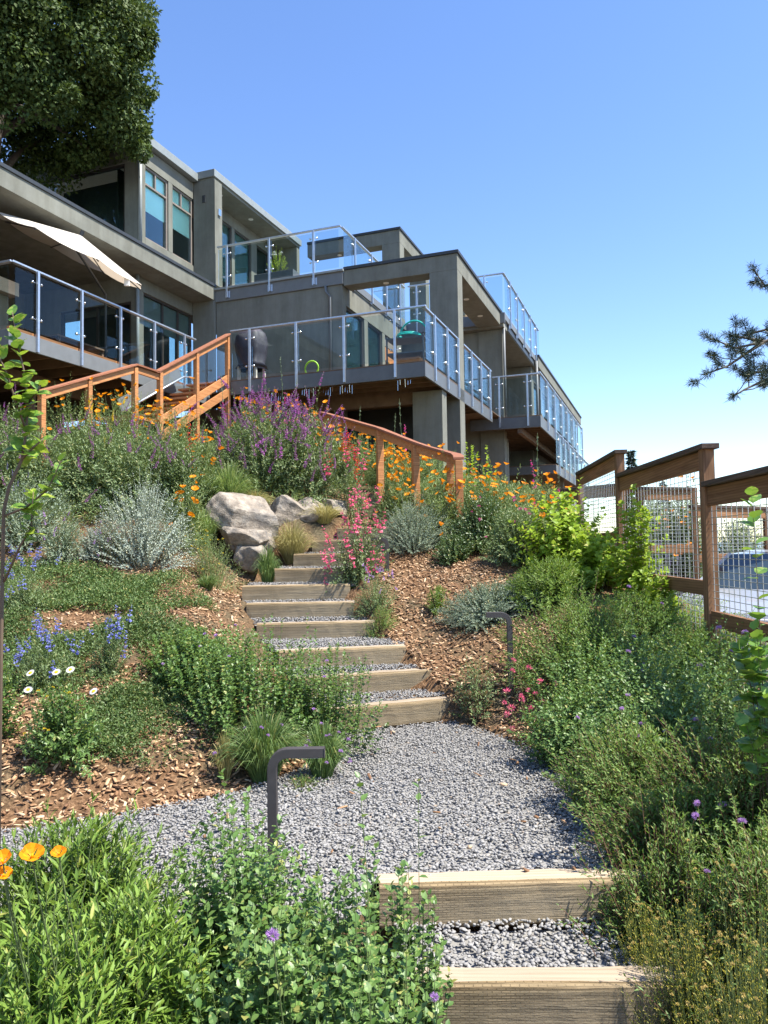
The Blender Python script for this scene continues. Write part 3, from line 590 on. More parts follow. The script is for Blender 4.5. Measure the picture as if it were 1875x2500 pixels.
# (name of place, x left, y left, x right, y right, top z)
STEPS = [
    ('nearest timber step at the bottom edge with a bleached top', 0.02, 3.05, 1.27, 3.02, -0.06),
    ('timber step at the near edge of the pebble landing', -0.05, 3.50, 1.20, 3.53, 0.125),
    ('timber step at the back of the pebble landing, lowest of the upper flight', -0.60, 6.22, 0.60, 6.66, 0.33),
    ('timber step with a round knot, second above the pebble landing', -0.80, 6.72, 0.40, 7.08, 0.508),
    ('timber step with a dark cut right end, third above the pebble landing', -1.02, 7.18, 0.18, 7.42, 0.686),
    ('timber step just above the pale green moss clump', -1.36, 8.02, -0.12, 8.10, 0.864),
    ('timber step with arched wavy grain below the shadowed one', -1.56, 8.52, -0.36, 8.55, 1.042),
    ('timber step half in plant shadow, widest in the middle flight', -1.68, 8.94, -0.42, 8.95, 1.22),
    ('timber step below the dark green grass clump and boulders', -1.36, 9.42, -0.16, 9.38, 1.40),
    ('timber step beside the pink penstemon at boulder level', -1.18, 9.88, 0.02, 9.80, 1.576),
    ('short dark timber step half hidden by golden grass', -0.98, 10.34, 0.20, 10.22, 1.754),
    ('timber step hidden behind the pink penstemon', -0.66, 10.76, 0.5, 10.64, 1.93),
    ('timber edge of the upper path below the curved rail', -0.30, 11.42, 0.86, 11.34, 2.29),
    ('topmost timber edge of the upper path by the curved rail', -0.22, 11.86, 0.94, 11.80, 2.47)]
PEB_V, PEB_T = [], []
def pebble_base():
    n, rings = 6, (0.62, 0.0, -0.62); v = [(0, 0, 1.0)]
    for k, z in enumerate(rings):
        r = math.sqrt(1 - z * z)
        for j in range(n): a = 2 * math.pi * (j + 0.5 * k) / n; v.append((r * math.cos(a), r * math.sin(a), z))
    v.append((0, 0, -1.0)); t = []
    for j in range(n): t.append((0, 1 + j, 1 + (j + 1) % n))
    for k in range(2):
        for j in range(n):
            a, b2 = 1 + k * n + j, 1 + k * n + (j + 1) % n; c, d = a + n, b2 + n; t += [(a, c, b2), (b2, c, d)]
    for j in range(n): t.append((1 + 2 * n + j, 1 + 3 * n, 1 + 2 * n + (j + 1) % n))
    return np.array(v), np.array(t)
PBV, PBT = pebble_base()
def unit0(a): return a / np.linalg.norm(a, axis=-1, keepdims=True)
def rotmats(n, tilt):
    a = rng.uniform(0, 2 * math.pi, n); t = rng.normal(0, tilt, n); p = rng.normal(0, tilt, n)
    ca, sa, ct, s_t, cp, sp = np.cos(a), np.sin(a), np.cos(t), np.sin(t), np.cos(p), np.sin(p); o = np.zeros(n); i = np.ones(n)
    Rz = np.stack([np.stack([ca, -sa, o], -1), np.stack([sa, ca, o], -1), np.stack([o, o, i], -1)], 1)
    Rx = np.stack([np.stack([i, o, o], -1), np.stack([o, ct, -s_t], -1), np.stack([o, s_t, ct], -1)], 1)
    Ry = np.stack([np.stack([cp, o, sp], -1), np.stack([o, i, o], -1), np.stack([-sp, o, cp], -1)], 1)
    return Rz @ Rx @ Ry
def scatter(P, base_v, base_t, size, tilt):
    n = len(P); R = rotmats(n, tilt); V = np.einsum('nij,nkj->nki', R, base_v[None] * size[:, None, :]) + P[:, None, :]
    T = base_t[None] + (np.arange(n) * len(base_v))[:, None, None]
    return V.reshape(-1, 3), T.reshape(-1, 3)
PEBBLE, nt, b = new_mat('grey_pebble'); g = N(nt, 'ShaderNodeNewGeometry')
nt.links.new(ramp(nt, g.outputs['Random Per Island'], [(0.0, (0.19, 0.184, 0.178)), (0.35, (0.235, 0.228, 0.22)), (0.8, (0.28, 0.27, 0.26)), (0.965, (0.34, 0.325, 0.305)), (1.0, (0.29, 0.22, 0.16))]), b.inputs['Base Color'])
b.inputs['Roughness'].default_value = 0.7; bump(nt, noise(nt, 90, 2), 0.15, 0.003, b)
BED = plain('gravel_bed', (0.22, 0.214, 0.205), 0.95, var=0.3, scale=60)
CHIP, nt, b = new_mat('wood_chip'); g = N(nt, 'ShaderNodeNewGeometry')
nt.links.new(ramp(nt, g.outputs['Random Per Island'], [(0.0, (0.13, 0.065, 0.032)), (0.3, (0.27, 0.145, 0.07)), (0.7, (0.44, 0.27, 0.145)), (1.0, (0.62, 0.45, 0.29))]), b.inputs['Base Color'])
b.inputs['Roughness'].default_value = 0.85; bump(nt, noise(nt, 60, 3), 0.3, 0.003, b)
def rand_in(poly, n):
    p = np.array(poly); lo, hi = p.min(0), p.max(0); a = np.prod(hi - lo); out = np.zeros((0, 2))
    while len(out) < n:
        q = rng.uniform(lo, hi, (n * 2, 2)); out = np.concatenate([out, q[inside(poly, q[:, 0], q[:, 1])]])
    return out[:n]
def area(poly):
    p = np.array(poly); q = np.roll(p, -1, 0); return abs(np.sum(p[:, 0] * q[:, 1] - q[:, 0] * p[:, 1])) / 2
beds = MB(); peb = []
def landing_z(y): return 0.105 + (y - 3.6) * 0.012
beds.face([(x, y, landing_z(y) - 0.012) for x, y in LANDING])
p = rand_in(LANDING, int(area(LANDING) * 3500)); p = p[(p[:, 0] > -2.7) & ((p[:, 1] > 3.15) | (p[:, 0] > -1.0))]
peb.append(np.column_stack([p, landing_z(p[:, 1]) + rng.uniform(-0.006, 0.014, len(p))]))
for i, (lab, xl, yl, xr, yr, zt) in enumerate(STEPS):
    L = math.hypot(xr - xl, yr - yl); rz = math.atan2(yr - yl, xr - xl); H = 0.20
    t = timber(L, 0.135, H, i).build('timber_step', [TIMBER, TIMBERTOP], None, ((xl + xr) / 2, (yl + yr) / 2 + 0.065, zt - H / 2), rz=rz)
    tag(t, lab, 'step', 'timber steps of the garden path')
    # gravel tread behind
    if i + 1 < len(STEPS) and i != 1:
        nx = STEPS[i + 1]; m = 0.0
        poly = [(xl + m, yl + 0.12), (xr - m, yr + 0.12), (max(xr, nx[3]) if i else xr, nx[4] + 0.02), (min(xl, nx[1]) if i else xl, nx[2] + 0.02)]
        zz = zt - 0.035
        beds.face([(x, y, zz - 0.01) for x, y in poly]); n = int(area(poly) * (3600 if i < 9 else 900))
        p = rand_in(poly, n); peb.append(np.column_stack([p, zz + rng.uniform(-0.004, 0.014, n) + 0.04 * sm((p[:, 1] - p[:, 1].min()) / 0.4)]))
beds.build('gravel_path', BED)['kind'] = 'structure'
GP = np.concatenate(peb); n = len(GP); size = np.column_stack([rng.uniform(0.009, 0.019, n), rng.uniform(0.007, 0.0125, n), rng.uniform(0.0045, 0.0075, n)]) * (rng.uniform(0.45, 1.05, n))[:, None]
near = np.argsort(GP[:, 1] + np.abs(GP[:, 0] - 0.7) * 0.3 + (GP[:, 0] < 0.15) * 3)[:260]
rest = np.setdiff1d(np.arange(n), near)
ph_ = (1 + 5 ** 0.5) / 2
ICV = unit0(np.array([(-1, ph_, 0), (1, ph_, 0), (-1, -ph_, 0), (1, -ph_, 0), (0, -1, ph_), (0, 1, ph_), (0, -1, -ph_), (0, 1, -ph_), (ph_, 0, -1), (ph_, 0, 1), (-ph_, 0, -1), (-ph_, 0, 1)]))
ICT = np.array([(0, 11, 5), (0, 5, 1), (0, 1, 7), (0, 7, 10), (0, 10, 11), (1, 5, 9), (5, 11, 4), (11, 10, 2), (10, 7, 6), (7, 1, 8), (3, 9, 4), (3, 4, 2), (3, 2, 6), (3, 6, 8), (3, 8, 9), (4, 9, 5), (2, 4, 11), (6, 2, 10), (8, 6, 7), (9, 8, 1)])
OCV = np.array([(1, 0, 0), (0.2, 1, 0), (-1, 0.1, 0), (-0.2, -1, 0), (0.1, 0, 1), (0, 0, -1)], float) * 1.12; OCT = np.array([(0, 1, 4), (1, 2, 4), (2, 3, 4), (3, 0, 4), (1, 0, 5), (2, 1, 5), (3, 2, 5), (0, 3, 5)])
q1 = (GP[rest, 1] < 3.7) & (GP[rest, 0] > -0.1); q2 = ~q1 & (GP[rest, 1] < 4.6) & (GP[rest, 0] > -1.0); nr = rest[q1]; fr_ = rest[q2]; ff_ = rest[~q1 & ~q2]
V, T = scatter(GP[nr], PBV, PBT, size[nr], 0.28); V2, T2 = scatter(GP[fr_], ICV, ICT, size[fr_], 0.28)
V3, T3 = scatter(GP[ff_], OCV, OCT, size[ff_], 0.28)
V, T = np.concatenate([V, V2, V3]), np.concatenate([T, T2 + len(V), T3 + len(V) + len(V2)])
tag(link('gravel', np_mesh('gravel', V, T, mats=PEBBLE, smooth=True)), 'smooth grey beach pebbles covering the path and stair treads', 'gravel', kind='stuff')
gp = bpy.data.objects['gravel_path']
PM = [np_mesh('pebble', PBV * np.array([1, 0.66 + 0.1 * k, 0.4 + 0.04 * k]), PBT, mats=PEBBLE, smooth=True) for k in range(3)]
for k, i in enumerate(near):
    s = size[i, 0]; link('pebble', PM[k % 3], gp, tuple(GP[i]), (rng.normal(0, 0.35), rng.normal(0, 0.35), rng.uniform(0, 6.28)), (s, s, s))
# wood chips
CBV = np.array([(-1, -1, -1), (1, -0.7, -1), (0.8, 1, -1), (-1, 0.6, -1), (-0.9, -0.8, 1), (1, -0.8, 0.6), (0.9, 0.8, 1), (-0.8, 0.8, 0.7)], float)
CBT = np.array([(0, 2, 1), (0, 3, 2), (4, 5, 6), (4, 6, 7), (0, 1, 5), (0, 5, 4), (1, 2, 6), (1, 6, 5), (2, 3, 7), (2, 7, 6), (3, 0, 4), (3, 4, 7)])
MULCH = [([(-3.8, 3.6), (-2.3, 4.12), (-1.6, 4.42), (-0.95, 4.78), (-0.58, 5.22), (-0.45, 6.0), (-1.2, 6.4), (-2.4, 6.2), (-3.6, 5.8)], 1100),
         ([(0.58, 6.55), (0.75, 6.25), (1.0, 5.8), (1.2, 5.3), (1.6, 5.3), (1.9, 7.4), (1.4, 8.6), (0.9, 9.9), (0.1, 10.1), (-0.1, 8.9), (0.05, 7.6), (0.4, 6.9)], 1000),
         ([(-1.5, 8.1), (-1.72, 8.9), (-1.45, 9.6), (-2.2, 10.1), (-3.6, 9.7), (-3.9, 8.6), (-3.0, 7.8), (-2.3, 7.2), (-1.4, 7.3)], 700),
         ([(-4.2, 6.2), (-2.2, 6.2), (-1.2, 6.6), (-1.3, 7.4), (-3.0, 7.8), (-4.4, 7.6)], 450),
         ([(-0.2, 3.0), (0.05, 3.1), (-0.02, 3.7), (-0.5, 3.75), (-1.0, 3.5), (-1.0, 2.6), (-0.2, 2.4)], 700),
         ([(3.6, 11.4), (6.2, 11.4), (6.8, 15), (4.2, 15)], 120)]
cp = []
for poly, dens in MULCH:
    n = int(area(poly) * dens * 0.8); p = rand_in(poly, n); p = p[np.abs(p[:, 0]) < 0.53 * p[:, 1] + 0.5]; n = len(p); cp.append(np.column_stack([p, ground(p[:, 0], p[:, 1]) + rng.uniform(0.0, 0.022, n)]))
# a few chips strayed onto the pebbles
p = rand_in(LANDING, 55); cp.append(np.column_stack([p, landing_z(p[:, 1]) + 0.018]))
CP = np.concatenate(cp); n = len(CP); size = np.column_stack([rng.uniform(0.01, 0.036, n) * rng.uniform(0.7, 1.2, n), rng.uniform(0.004, 0.012, n), rng.uniform(0.0015, 0.0045, n)])
V, T = scatter(CP, CBV, CBT, size, 0.42)
tag(link('wood_chips', np_mesh('wood_chips', V, T, mats=CHIP)), 'tan wood chip mulch spread over the planting beds', 'mulch', kind='stuff')

# ------------------------------------------------------------------ L-shaped path lights
def path_light(label, x, y, zt, arm, side, w=0.046, rz=0.0):
    zb = gz(x, y) - 0.12; t = thing('path_light', label, 'path light', (x, y, zb), rz, 'dark L-shaped path lights')
    h = zt - zb; R = 0.075; pts = [(0, 0), (0, h - R - w / 2)]
    for k in range(1, 7): a = math.pi / 2 * k / 6; pts.append((side * (R - R * math.cos(a)), h - R - w / 2 + R * math.sin(a)))
    pts.append((side * arm, h - w / 2)); mb = MB(); k = len(pts)
    for i, (px, pz) in enumerate(pts):
        d = Vector((pts[min(i + 1, k - 1)][0] - pts[max(i - 1, 0)][0], pts[min(i + 1, k - 1)][1] - pts[max(i - 1, 0)][1])).normalized(); nx, nz = -d.y, d.x
        for s1, s2 in ((-1, -1), (1, -1), (1, 1), (-1, 1)): mb.v.append((px + nx * s1 * w / 2, s2 * w / 2, pz + nz * s1 * w / 2))
    for i in range(k - 1):
        for j in range(4): mb.f.append((i * 4 + j, i * 4 + (j + 1) % 4, i * 4 + 4 + (j + 1) % 4, i * 4 + 4 + j)); mb.m.append(0)
    mb.f += [(0, 1, 2, 3), tuple((k - 1) * 4 + j for j in (3, 2, 1, 0))]; mb.m += [0, 0]
    mb.build('arm_post', LAMPMETAL, t, bevel=0.003)
    MB().box(min(side * 0.1, side * (arm - 0.02)), max(side * 0.1, side * (arm - 0.02)), -0.014, 0.014, h - w - 0.003, h - w + 0.002).build('lens', plain('lens_white', (0.6, 0.6, 0.58), 0.4) if 'lens_white' not in MATS else MATS['lens_white'], t)
path_light('dark bent-bar path light standing in the near mint at the pebble landing', -0.56, 3.72, 0.685, 0.255, 1)
path_light('dark bent-bar path light in the right bank above the pink flower stalks', 1.07, 6.6, 1.07, 0.20, -1)
path_light('dark bent-bar path light by the pink penstemon on the upper steps', 0.03, 9.4, 1.77, 0.20, -1)

# ------------------------------------------------------------------ boulders
ROCK, nt, b = new_mat('boulder_stone')
f = noise(nt, 3.5, 8, 0.7); f2 = noise(nt, 1.3, 4)
c = mix_rgb(nt, ramp(nt, f, [(0.3, (0.11, 0.09, 0.07)), (0.52, (0.29, 0.245, 0.195)), (0.72, (0.45, 0.40, 0.33))]), ramp(nt, f, [(0.3, (0.06, 0.06, 0.062)), (0.7, (0.21, 0.205, 0.20))]), ramp(nt, f2, [(0.52, (0, 0, 0)), (0.7, (1, 1, 1))]))
nt.links.new(c, b.inputs['Base Color']); b.inputs['Roughness'].default_value = 0.9; bump(nt, f, 0.9, 0.05, b)
import bmesh
def boulder(label, x, y, z, sx, sy, sz, seed, rz=0.0):
    r = np.random.default_rng(seed); bm = bmesh.new(); bmesh.ops.create_icosphere(bm, subdivisions=5, radius=1.0)
    P = np.array([v.co[:] for v in bm.verts])
    for _ in range(13):
        n = r.normal(0, 1, 3); n /= np.linalg.norm(n); d = r.uniform(0.52, 0.78); k = P @ n - d; P = P - np.clip(k, 0, None)[:, None] * n * 1.0
    for fr, am in ((2.2, 0.035), (6.0, 0.022), (14, 0.010)):
        ph = r.uniform(0, 6, 6); k = np.sin(P[:, 0] * fr + ph[0]) * np.sin(P[:, 1] * fr * 1.1 + ph[1]) + np.sin(P[:, 2] * fr * 1.2 + ph[2] + P[:, 0] * fr * 0.6); P = P * (1 + am * k[:, None])
    for v, p in zip(bm.verts, P): v.co = p
    me = bpy.data.meshes.new('boulder'); bm.to_mesh(me); bm.free(); me.materials.append(ROCK)
    o = link('boulder', me, None, (x, y, z), (r.uniform(-0.3, 0.3), r.uniform(-0.3, 0.3), rz), (sx, sy, sz)); return tag(o, label, 'boulder', 'boulders beside the upper steps')
def bo(label, sx, sy_, d, wpx, hpx, seed, depth=0.35, rz=0.0):
    x, y = col_at(sx, d); z = EYE + (1335 - 0.016 * (sx - 937) - sy_) * d / FPX
    return boulder(label, x, y, z, wpx * d / FPX * 0.74, depth * 1.2, hpx * d / FPX * 0.74, seed, rz)
bo('largest tan boulder with pitted face, topmost at the corner of the rock wall', 600, 1262, 10.3, 128, 100, 3, 0.42)
bo('squarish boulder directly beneath the largest tan one', 592, 1322, 10.05, 92, 72, 8, 0.30, 0.5)
bo('lowest pale boulder at the foot of the rock stack', 603, 1366, 9.9, 74, 66, 5, 0.25, 0.2)
bo('small round boulder at the left shoulder of the rock wall', 530, 1268, 10.4, 52, 84, 11, 0.25)
bo('flat blue-grey boulder to the right of the largest one', 688, 1252, 10.8, 84, 84, 4, 0.3)
bo('second blue-grey boulder farther right under the trailing herb', 752, 1256, 11.1, 80, 74, 6, 0.3, 0.7)
bo('small rounded boulder at the right end of the rock wall', 812, 1244, 11.3, 60, 46, 9, 0.25)
bo('small rock wedged between the large boulder and the golden grass', 648, 1318, 10.2, 40, 52, 15, 0.2)

# ------------------------------------------------------------------ curved wooden handrail
cr = [(1.03, 10.30, 2.84), (1.04, 10.42, 2.875), (1.02, 10.56, 2.92), (0.95, 10.72, 2.965), (0.84, 10.88, 3.02), (0.68, 11.04, 3.09), (0.48, 11.22, 3.19), (0.2, 11.5, 3.35), (-0.05, 11.8, 3.50), (-0.55, 12.5, 3.76), (-1.06, 13.22, 4.02)]
rt = thing('curved_handrail', 'reddish wood handrail curving down beside the upper path', 'handrail', (1.03, 10.30, 2.0))
def sweep(name, pts, w, h, dz, mat):
    mb = MB(); o = Vector((1.03, 10.30, 2.0)); P = [Vector(p) - o + Vector((0, 0, dz)) for p in pts]; k = len(P)
    for i, p in enumerate(P):
        d = P[min(i + 1, k - 1)] - P[max(i - 1, 0)]; d.z = 0; d.normalize(); r = Vector((d.y, -d.x, 0))
        for a, c2 in ((-1, -1), (1, -1), (1, 1), (-1, 1)): mb.v.append(tuple(p + r * a * w / 2 + Vector((0, 0, c2 * h / 2))))
    for i in range(k - 1):
        for j in range(4): mb.f.append((i * 4 + j, i * 4 + 4 + j, i * 4 + 4 + (j + 1) % 4, i * 4 + (j + 1) % 4)); mb.m.append(0)
    mb.f += [(0, 1, 2, 3), tuple((k - 1) * 4 + j for j in (3, 2, 1, 0))]; mb.m += [0, 0]; return mb.build(name, mat, rt, bevel=0.005)
sweep('cap_rail', cr, 0.15, 0.04, 0.0, REDCAP); sweep('fascia_board', cr, 0.045, 0.12, -0.082, REDWOOD)
for i, (x, y, z) in enumerate([cr[0], cr[3], cr[6], cr[8], cr[10]]):
    g0 = gz(x, y) - 0.2; MB().box(-0.05, 0.05, -0.05, 0.05, g0 - 2.0, z - 2.0 - 0.03).build('post', REDWOOD, rt, (x - 1.03, y - 10.30, 0), bevel=0.004, rz=0.3 if i > 1 else 0.0)

# ------------------------------------------------------------------ wire fences
def wire_fence(label, posts, panels, pw=0.09, cap=0.14, spacing=0.052, group='wood and wire fences'):
    x0, y0 = posts[0][0], posts[0][1]; t = thing('wire_fence', label, 'fence', (x0, y0, gz(x0, y0)), 0, group); oz = gz(x0, y0)
    for x, y, zt in posts:
        g0 = gz(x, y) - 0.25; MB().box(-pw / 2, pw / 2, -pw / 2, pw / 2, g0 - oz, zt - oz).build('post', FENCEWOOD, t, (x - x0, y - y0, 0), bevel=0.004)
    for (i, j, zt, zm) in panels:
        a = Vector((posts[i][0] - x0, posts[i][1] - y0, 0)); e = Vector((posts[j][0] - x0, posts[j][1] - y0, 0)); d = (e - a).normalized(); L = (e - a).length; up = Vector((0, 0, 1))
        ang = math.atan2(d.y, d.x) - math.pi / 2
        def rail(name, s0, s1, z0, z1, w, mat): MB().box(-w / 2, w / 2, s0, s1, z0 - oz, z1 - oz).build(name, mat, t, tuple(a), bevel=0.004, rz=ang)
        rail('cap_rail', -0.09, L - 0.05, zt, zt + 0.042, cap, FENCECAP); rail('top_rail', 0.05, L - 0.05, zt - 0.15, zt - 0.002, 0.045, FENCERAIL)
        rail('mid_rail', 0.05, L - 0.05, zm - 0.06, zm + 0.06, 0.05, FENCERAIL)
        wm = MB(); zb = min(gz(posts[i][0], posts[i][1]), gz(posts[j][0], posts[j][1])) - 0.1; rr = 0.0024
        s = 0.06
        while s < L - 0.05: wm.box(-rr, rr, s - rr, s + rr, zb - oz, zt - 0.15 - oz); s += spacing * 1.9
        z = zb + 0.03
        while z < zt - 0.16: wm.box(-rr - 0.003, rr - 0.003, 0.05, L - 0.05, z - rr - oz, z + rr - oz); z += spacing
        wm.build('wire_mesh', WIRE, t, tuple(a), rz=ang)['kind'] = 'stuff'
    return t
wire_fence('near stepped wood and wire fence climbing along the right bank', [(2.40, 3.5, 2.12), (2.57, 6.0, 2.40), (2.66, 8.5, 2.67), (2.88, 11.1, 2.68)], [(0, 1, 2.08, 1.05), (1, 2, 2.38, 1.28), (2, 3, 2.65, 1.72)])
wire_fence('farther low wood and wire fence beyond the near one, below the garden', [(2.95, 12.2, 2.55), (3.72, 11.0, 2.46), (4.63, 11.3, 2.46), (6.2, 12.3, 2.2), (8.4, 12.9, 2.15)],
           [(0, 1, 2.5, 1.6), (1, 2, 2.42, 1.55), (2, 3, 2.16, 1.4), (3, 4, 2.12, 1.4)], pw=0.08, cap=0.10)
# ------------------------------------------------------------------ leaf and flower machinery
def unit(a): return a / (np.linalg.norm(a, axis=-1, keepdims=True) + 1e-9)
def leafset(P, A, Nn, L, W, kind=0, droop=0.12):
    """many leaves as one array: P base points, A axes, Nn normals; kind 0 = two folded triangles, 1 = seven-vertex blade"""
    A = unit(A); S = unit(np.cross(A, Nn)); Nn = np.cross(S, A); L = L[:, None]; W = W[:, None]; n = len(P)
    if kind == 0:
        V = np.stack([P, P + A * L * 0.45 + S * W / 2 + Nn * W * 0.16, P + A * L - Nn * L * droop, P + A * L * 0.45 - S * W / 2 + Nn * W * 0.16], 1)
        t = np.array([(0, 1, 2), (0, 2, 3)]); k = 4
    else:
        c = lambda a, s, u: P + A * L * a + S * W * s + Nn * (W * u)
        dr = -Nn * L * droop
        V = np.stack([P, c(0.22, 0.40, 0.10), c(0.22, -0.40, 0.10), c(0.55, 0.42, 0.12) + dr * 0.35, c(0.55, -0.42, 0.12) + dr * 0.35, c(0.5, 0, 0) + dr * 0.3, P + A * L + dr], 1)
        t = np.array([(0, 5, 1), (1, 5, 3), (3, 5, 6), (0, 2, 5), (2, 4, 5), (4, 6, 5)]); k = 7
    T = t[None] + (np.arange(n) * k)[:, None, None]
    return V.reshape(-1, 3), T.reshape(-1, 3)
def bez(B, C, E, t):
    t = t[..., None]; return (1 - t) ** 2 * B[:, None] + 2 * t * (1 - t) * C[:, None] + t ** 2 * E[:, None], unit(2 * (1 - t) * (C - B)[:, None] + 2 * t * (E - C)[:, None])
def tubes(B, C, E, r0, r1, seg=4):
    n = len(B); t = np.linspace(0, 1, seg + 1)[None].repeat(n, 0); P, D = bez(B, C, E, t)
    S = unit(np.cross(D, np.array([0.31, 0.22, 0.92]))); U = np.cross(S, D); rr = (r0 + (r1 - r0) * t)[..., None]; rings = []
    for k in range(3): a = 2 * math.pi * k / 3; rings.append(P + (S * math.cos(a) + U * math.sin(a)) * rr)
    V = np.stack(rings, 2).reshape(-1, 3); q = []
    base = (np.arange(n) * (seg + 1) * 3)[:, None, None]; f = []
    for i in range(seg):
        for k in range(3): f.append((i * 3 + k, i * 3 + (k + 1) % 3, i * 3 + 3 + (k + 1) % 3, i * 3 + 3 + k))
    return V, (np.array(f)[None] + base).reshape(-1, 4)
def dome_shoots(r, n, rx, ry, h, base=0.35, low=0.05, lean=0.55, lump=0.18, hvar=0.25):
    """shoots of a bush: base points, bezier controls, tips, over an uneven dome"""
    az = r.uniform(0, 2 * math.pi, n); w = r.uniform(0, 1, n) ** 0.6; ph = r.uniform(0, 6.28, 4)
    lum = 1 + lump * (np.sin(2 * az + ph[0]) * 0.6 + np.sin(3 * az + ph[1]) * 0.5 + np.sin(5 * az + ph[2]) * 0.4)
    zz = np.sqrt(np.clip(1 - w ** 2, 0, 1)); rr = w * lum
    E = np.stack([rx * rr * np.cos(az), ry * rr * np.sin(az), h * (low + (1 - low) * zz) * (1 - hvar * r.uniform(0, 1, n) ** 1.5) * (0.9 + 0.1 * lum)], 1)
    lg = r.uniform(0, 1, n) < 0.09; E[lg] *= r.uniform(1.08, 1.34, (int(lg.sum()), 1))
    B = np.stack([E[:, 0] * base + r.normal(0, 0.04 * rx, n), E[:, 1] * base + r.normal(0, 0.04 * ry, n), np.full(n, -0.04)], 1)
    C = B * (1 - lean) + E * lean; C[:, 2] = E[:, 2] * (0.72 + 0.2 * r.uniform(0, 1, n)); return B, C, E
def shoot_leaves(r, B, C, E, per, t0, L, W, spread=0.9, whorl=2, kind=0, upn=0.6, taper=0.45, droop=0.12):
    n = len(B); t = np.linspace(t0, 1.0, per)[None].repeat(n, 0) + r.uniform(-0.02, 0.02, (n, per)); t = np.clip(t, 0, 1); P, D = bez(B, C, E, t)
    S = unit(np.cross(D, np.array([0.21, 0.17, 0.96]))); U = np.cross(S, D)
    node = np.arange(per) // whorl; a = node * 1.57 * (1 if whorl == 2 else 1.53) + (np.arange(per) % whorl) * (2 * math.pi / whorl); a = a[None] + r.uniform(0, 6.28, (n, 1)) + r.normal(0, 0.3, (n, per))
    out = S * np.cos(a)[..., None] + U * np.sin(a)[..., None]; sp = spread * r.uniform(0.75, 1.2, (n, per))[..., None] * (1 - 0.45 * t[..., None] ** 6)
    A = D * np.cos(sp) + out * np.sin(sp); A[..., 2] += 0.0
    Nn = D * np.sin(sp) - out * np.cos(sp) + np.array([0, 0, upn]) + r.normal(0, 0.25, (n, per, 3))
    sc = (1 - taper * t) * r.uniform(0.7, 1.15, (n, per))
    return P.reshape(-1, 3), A.reshape(-1, 3), Nn.reshape(-1, 3), (L * sc).ravel(), (W * sc).ravel()

GREENSTEM = plain('green_stem', (0.10, 0.14, 0.05), 0.6); REDSTEM = plain('red_stem', (0.17, 0.085, 0.055), 0.6); BROWNSTEM = plain('brown_stem', (0.13, 0.09, 0.06), 0.8); PALESTEM = plain('pale_stem', (0.30, 0.32, 0.24), 0.7)
LM = {
 'bright': leaf_mat('leaf_bright_green', (0.1, 0.185, 0.025), (0.22, 0.33, 0.06), 0.30),
 'mint': leaf_mat('leaf_mint_green', (0.065, 0.14, 0.03), (0.175, 0.275, 0.08), 0.27, 0.42, 0.45),
 'willow': leaf_mat('leaf_willow_green', (0.085, 0.165, 0.03), (0.22, 0.33, 0.09), 0.35),
 'gold': leaf_mat('leaf_golden_green', (0.26, 0.25, 0.022), (0.48, 0.41, 0.06), 0.3),
 'silver': leaf_mat('leaf_silver', (0.230, 0.287, 0.230), (0.460, 0.506, 0.425), 0.15),
 'greygreen': leaf_mat('leaf_grey_green', (0.127, 0.178, 0.121), (0.253, 0.310, 0.218), 0.18),
 'sage': leaf_mat('leaf_sage', (0.1, 0.165, 0.055), (0.235, 0.3, 0.14), 0.2),
 'dark': leaf_mat('leaf_dark_green', (0.04, 0.085, 0.025), (0.105, 0.165, 0.055), 0.15, 0.4, 0.5),
 'mat': leaf_mat('leaf_ground_cover', (0.055, 0.11, 0.028), (0.14, 0.2, 0.062), 0.15),
 'poppyleaf': leaf_mat('leaf_poppy', (0.14, 0.21, 0.07), (0.29, 0.36, 0.15), 0.25),
 'lime': leaf_mat('leaf_lime', (0.19, 0.31, 0.02), (0.38, 0.5, 0.06), 0.42, tcol=(0.5, 0.65, 0.05)),
 'vine': leaf_mat('leaf_vine', (0.075, 0.19, 0.025), (0.22, 0.36, 0.055), 0.35, 0.35, 0.6),
 'grass': leaf_mat('leaf_grass', (0.125, 0.213, 0.050), (0.300, 0.375, 0.138), 0.3),
 'strawgrass': leaf_mat('leaf_straw_grass', (0.253, 0.230, 0.069), (0.483, 0.425, 0.184), 0.3, tcol=(0.5, 0.45, 0.15)),
 'darkgrass': leaf_mat('leaf_dark_grass', (0.078, 0.155, 0.046), (0.202, 0.279, 0.093), 0.25),
 'oak': leaf_mat('leaf_oak', (0.028, 0.055, 0.014), (0.085, 0.125, 0.034), 0.12, 0.6, 0.2, dryness=False),
 'pine': leaf_mat('needle_pine', (0.018, 0.045, 0.030), (0.050, 0.085, 0.050), 0.0),
}
def petal_mat(name, c1, c2, tr=0.3): return leaf_mat(name, c1, c2, tr, 0.55, 0.2, tcol=c2, dryness=False)
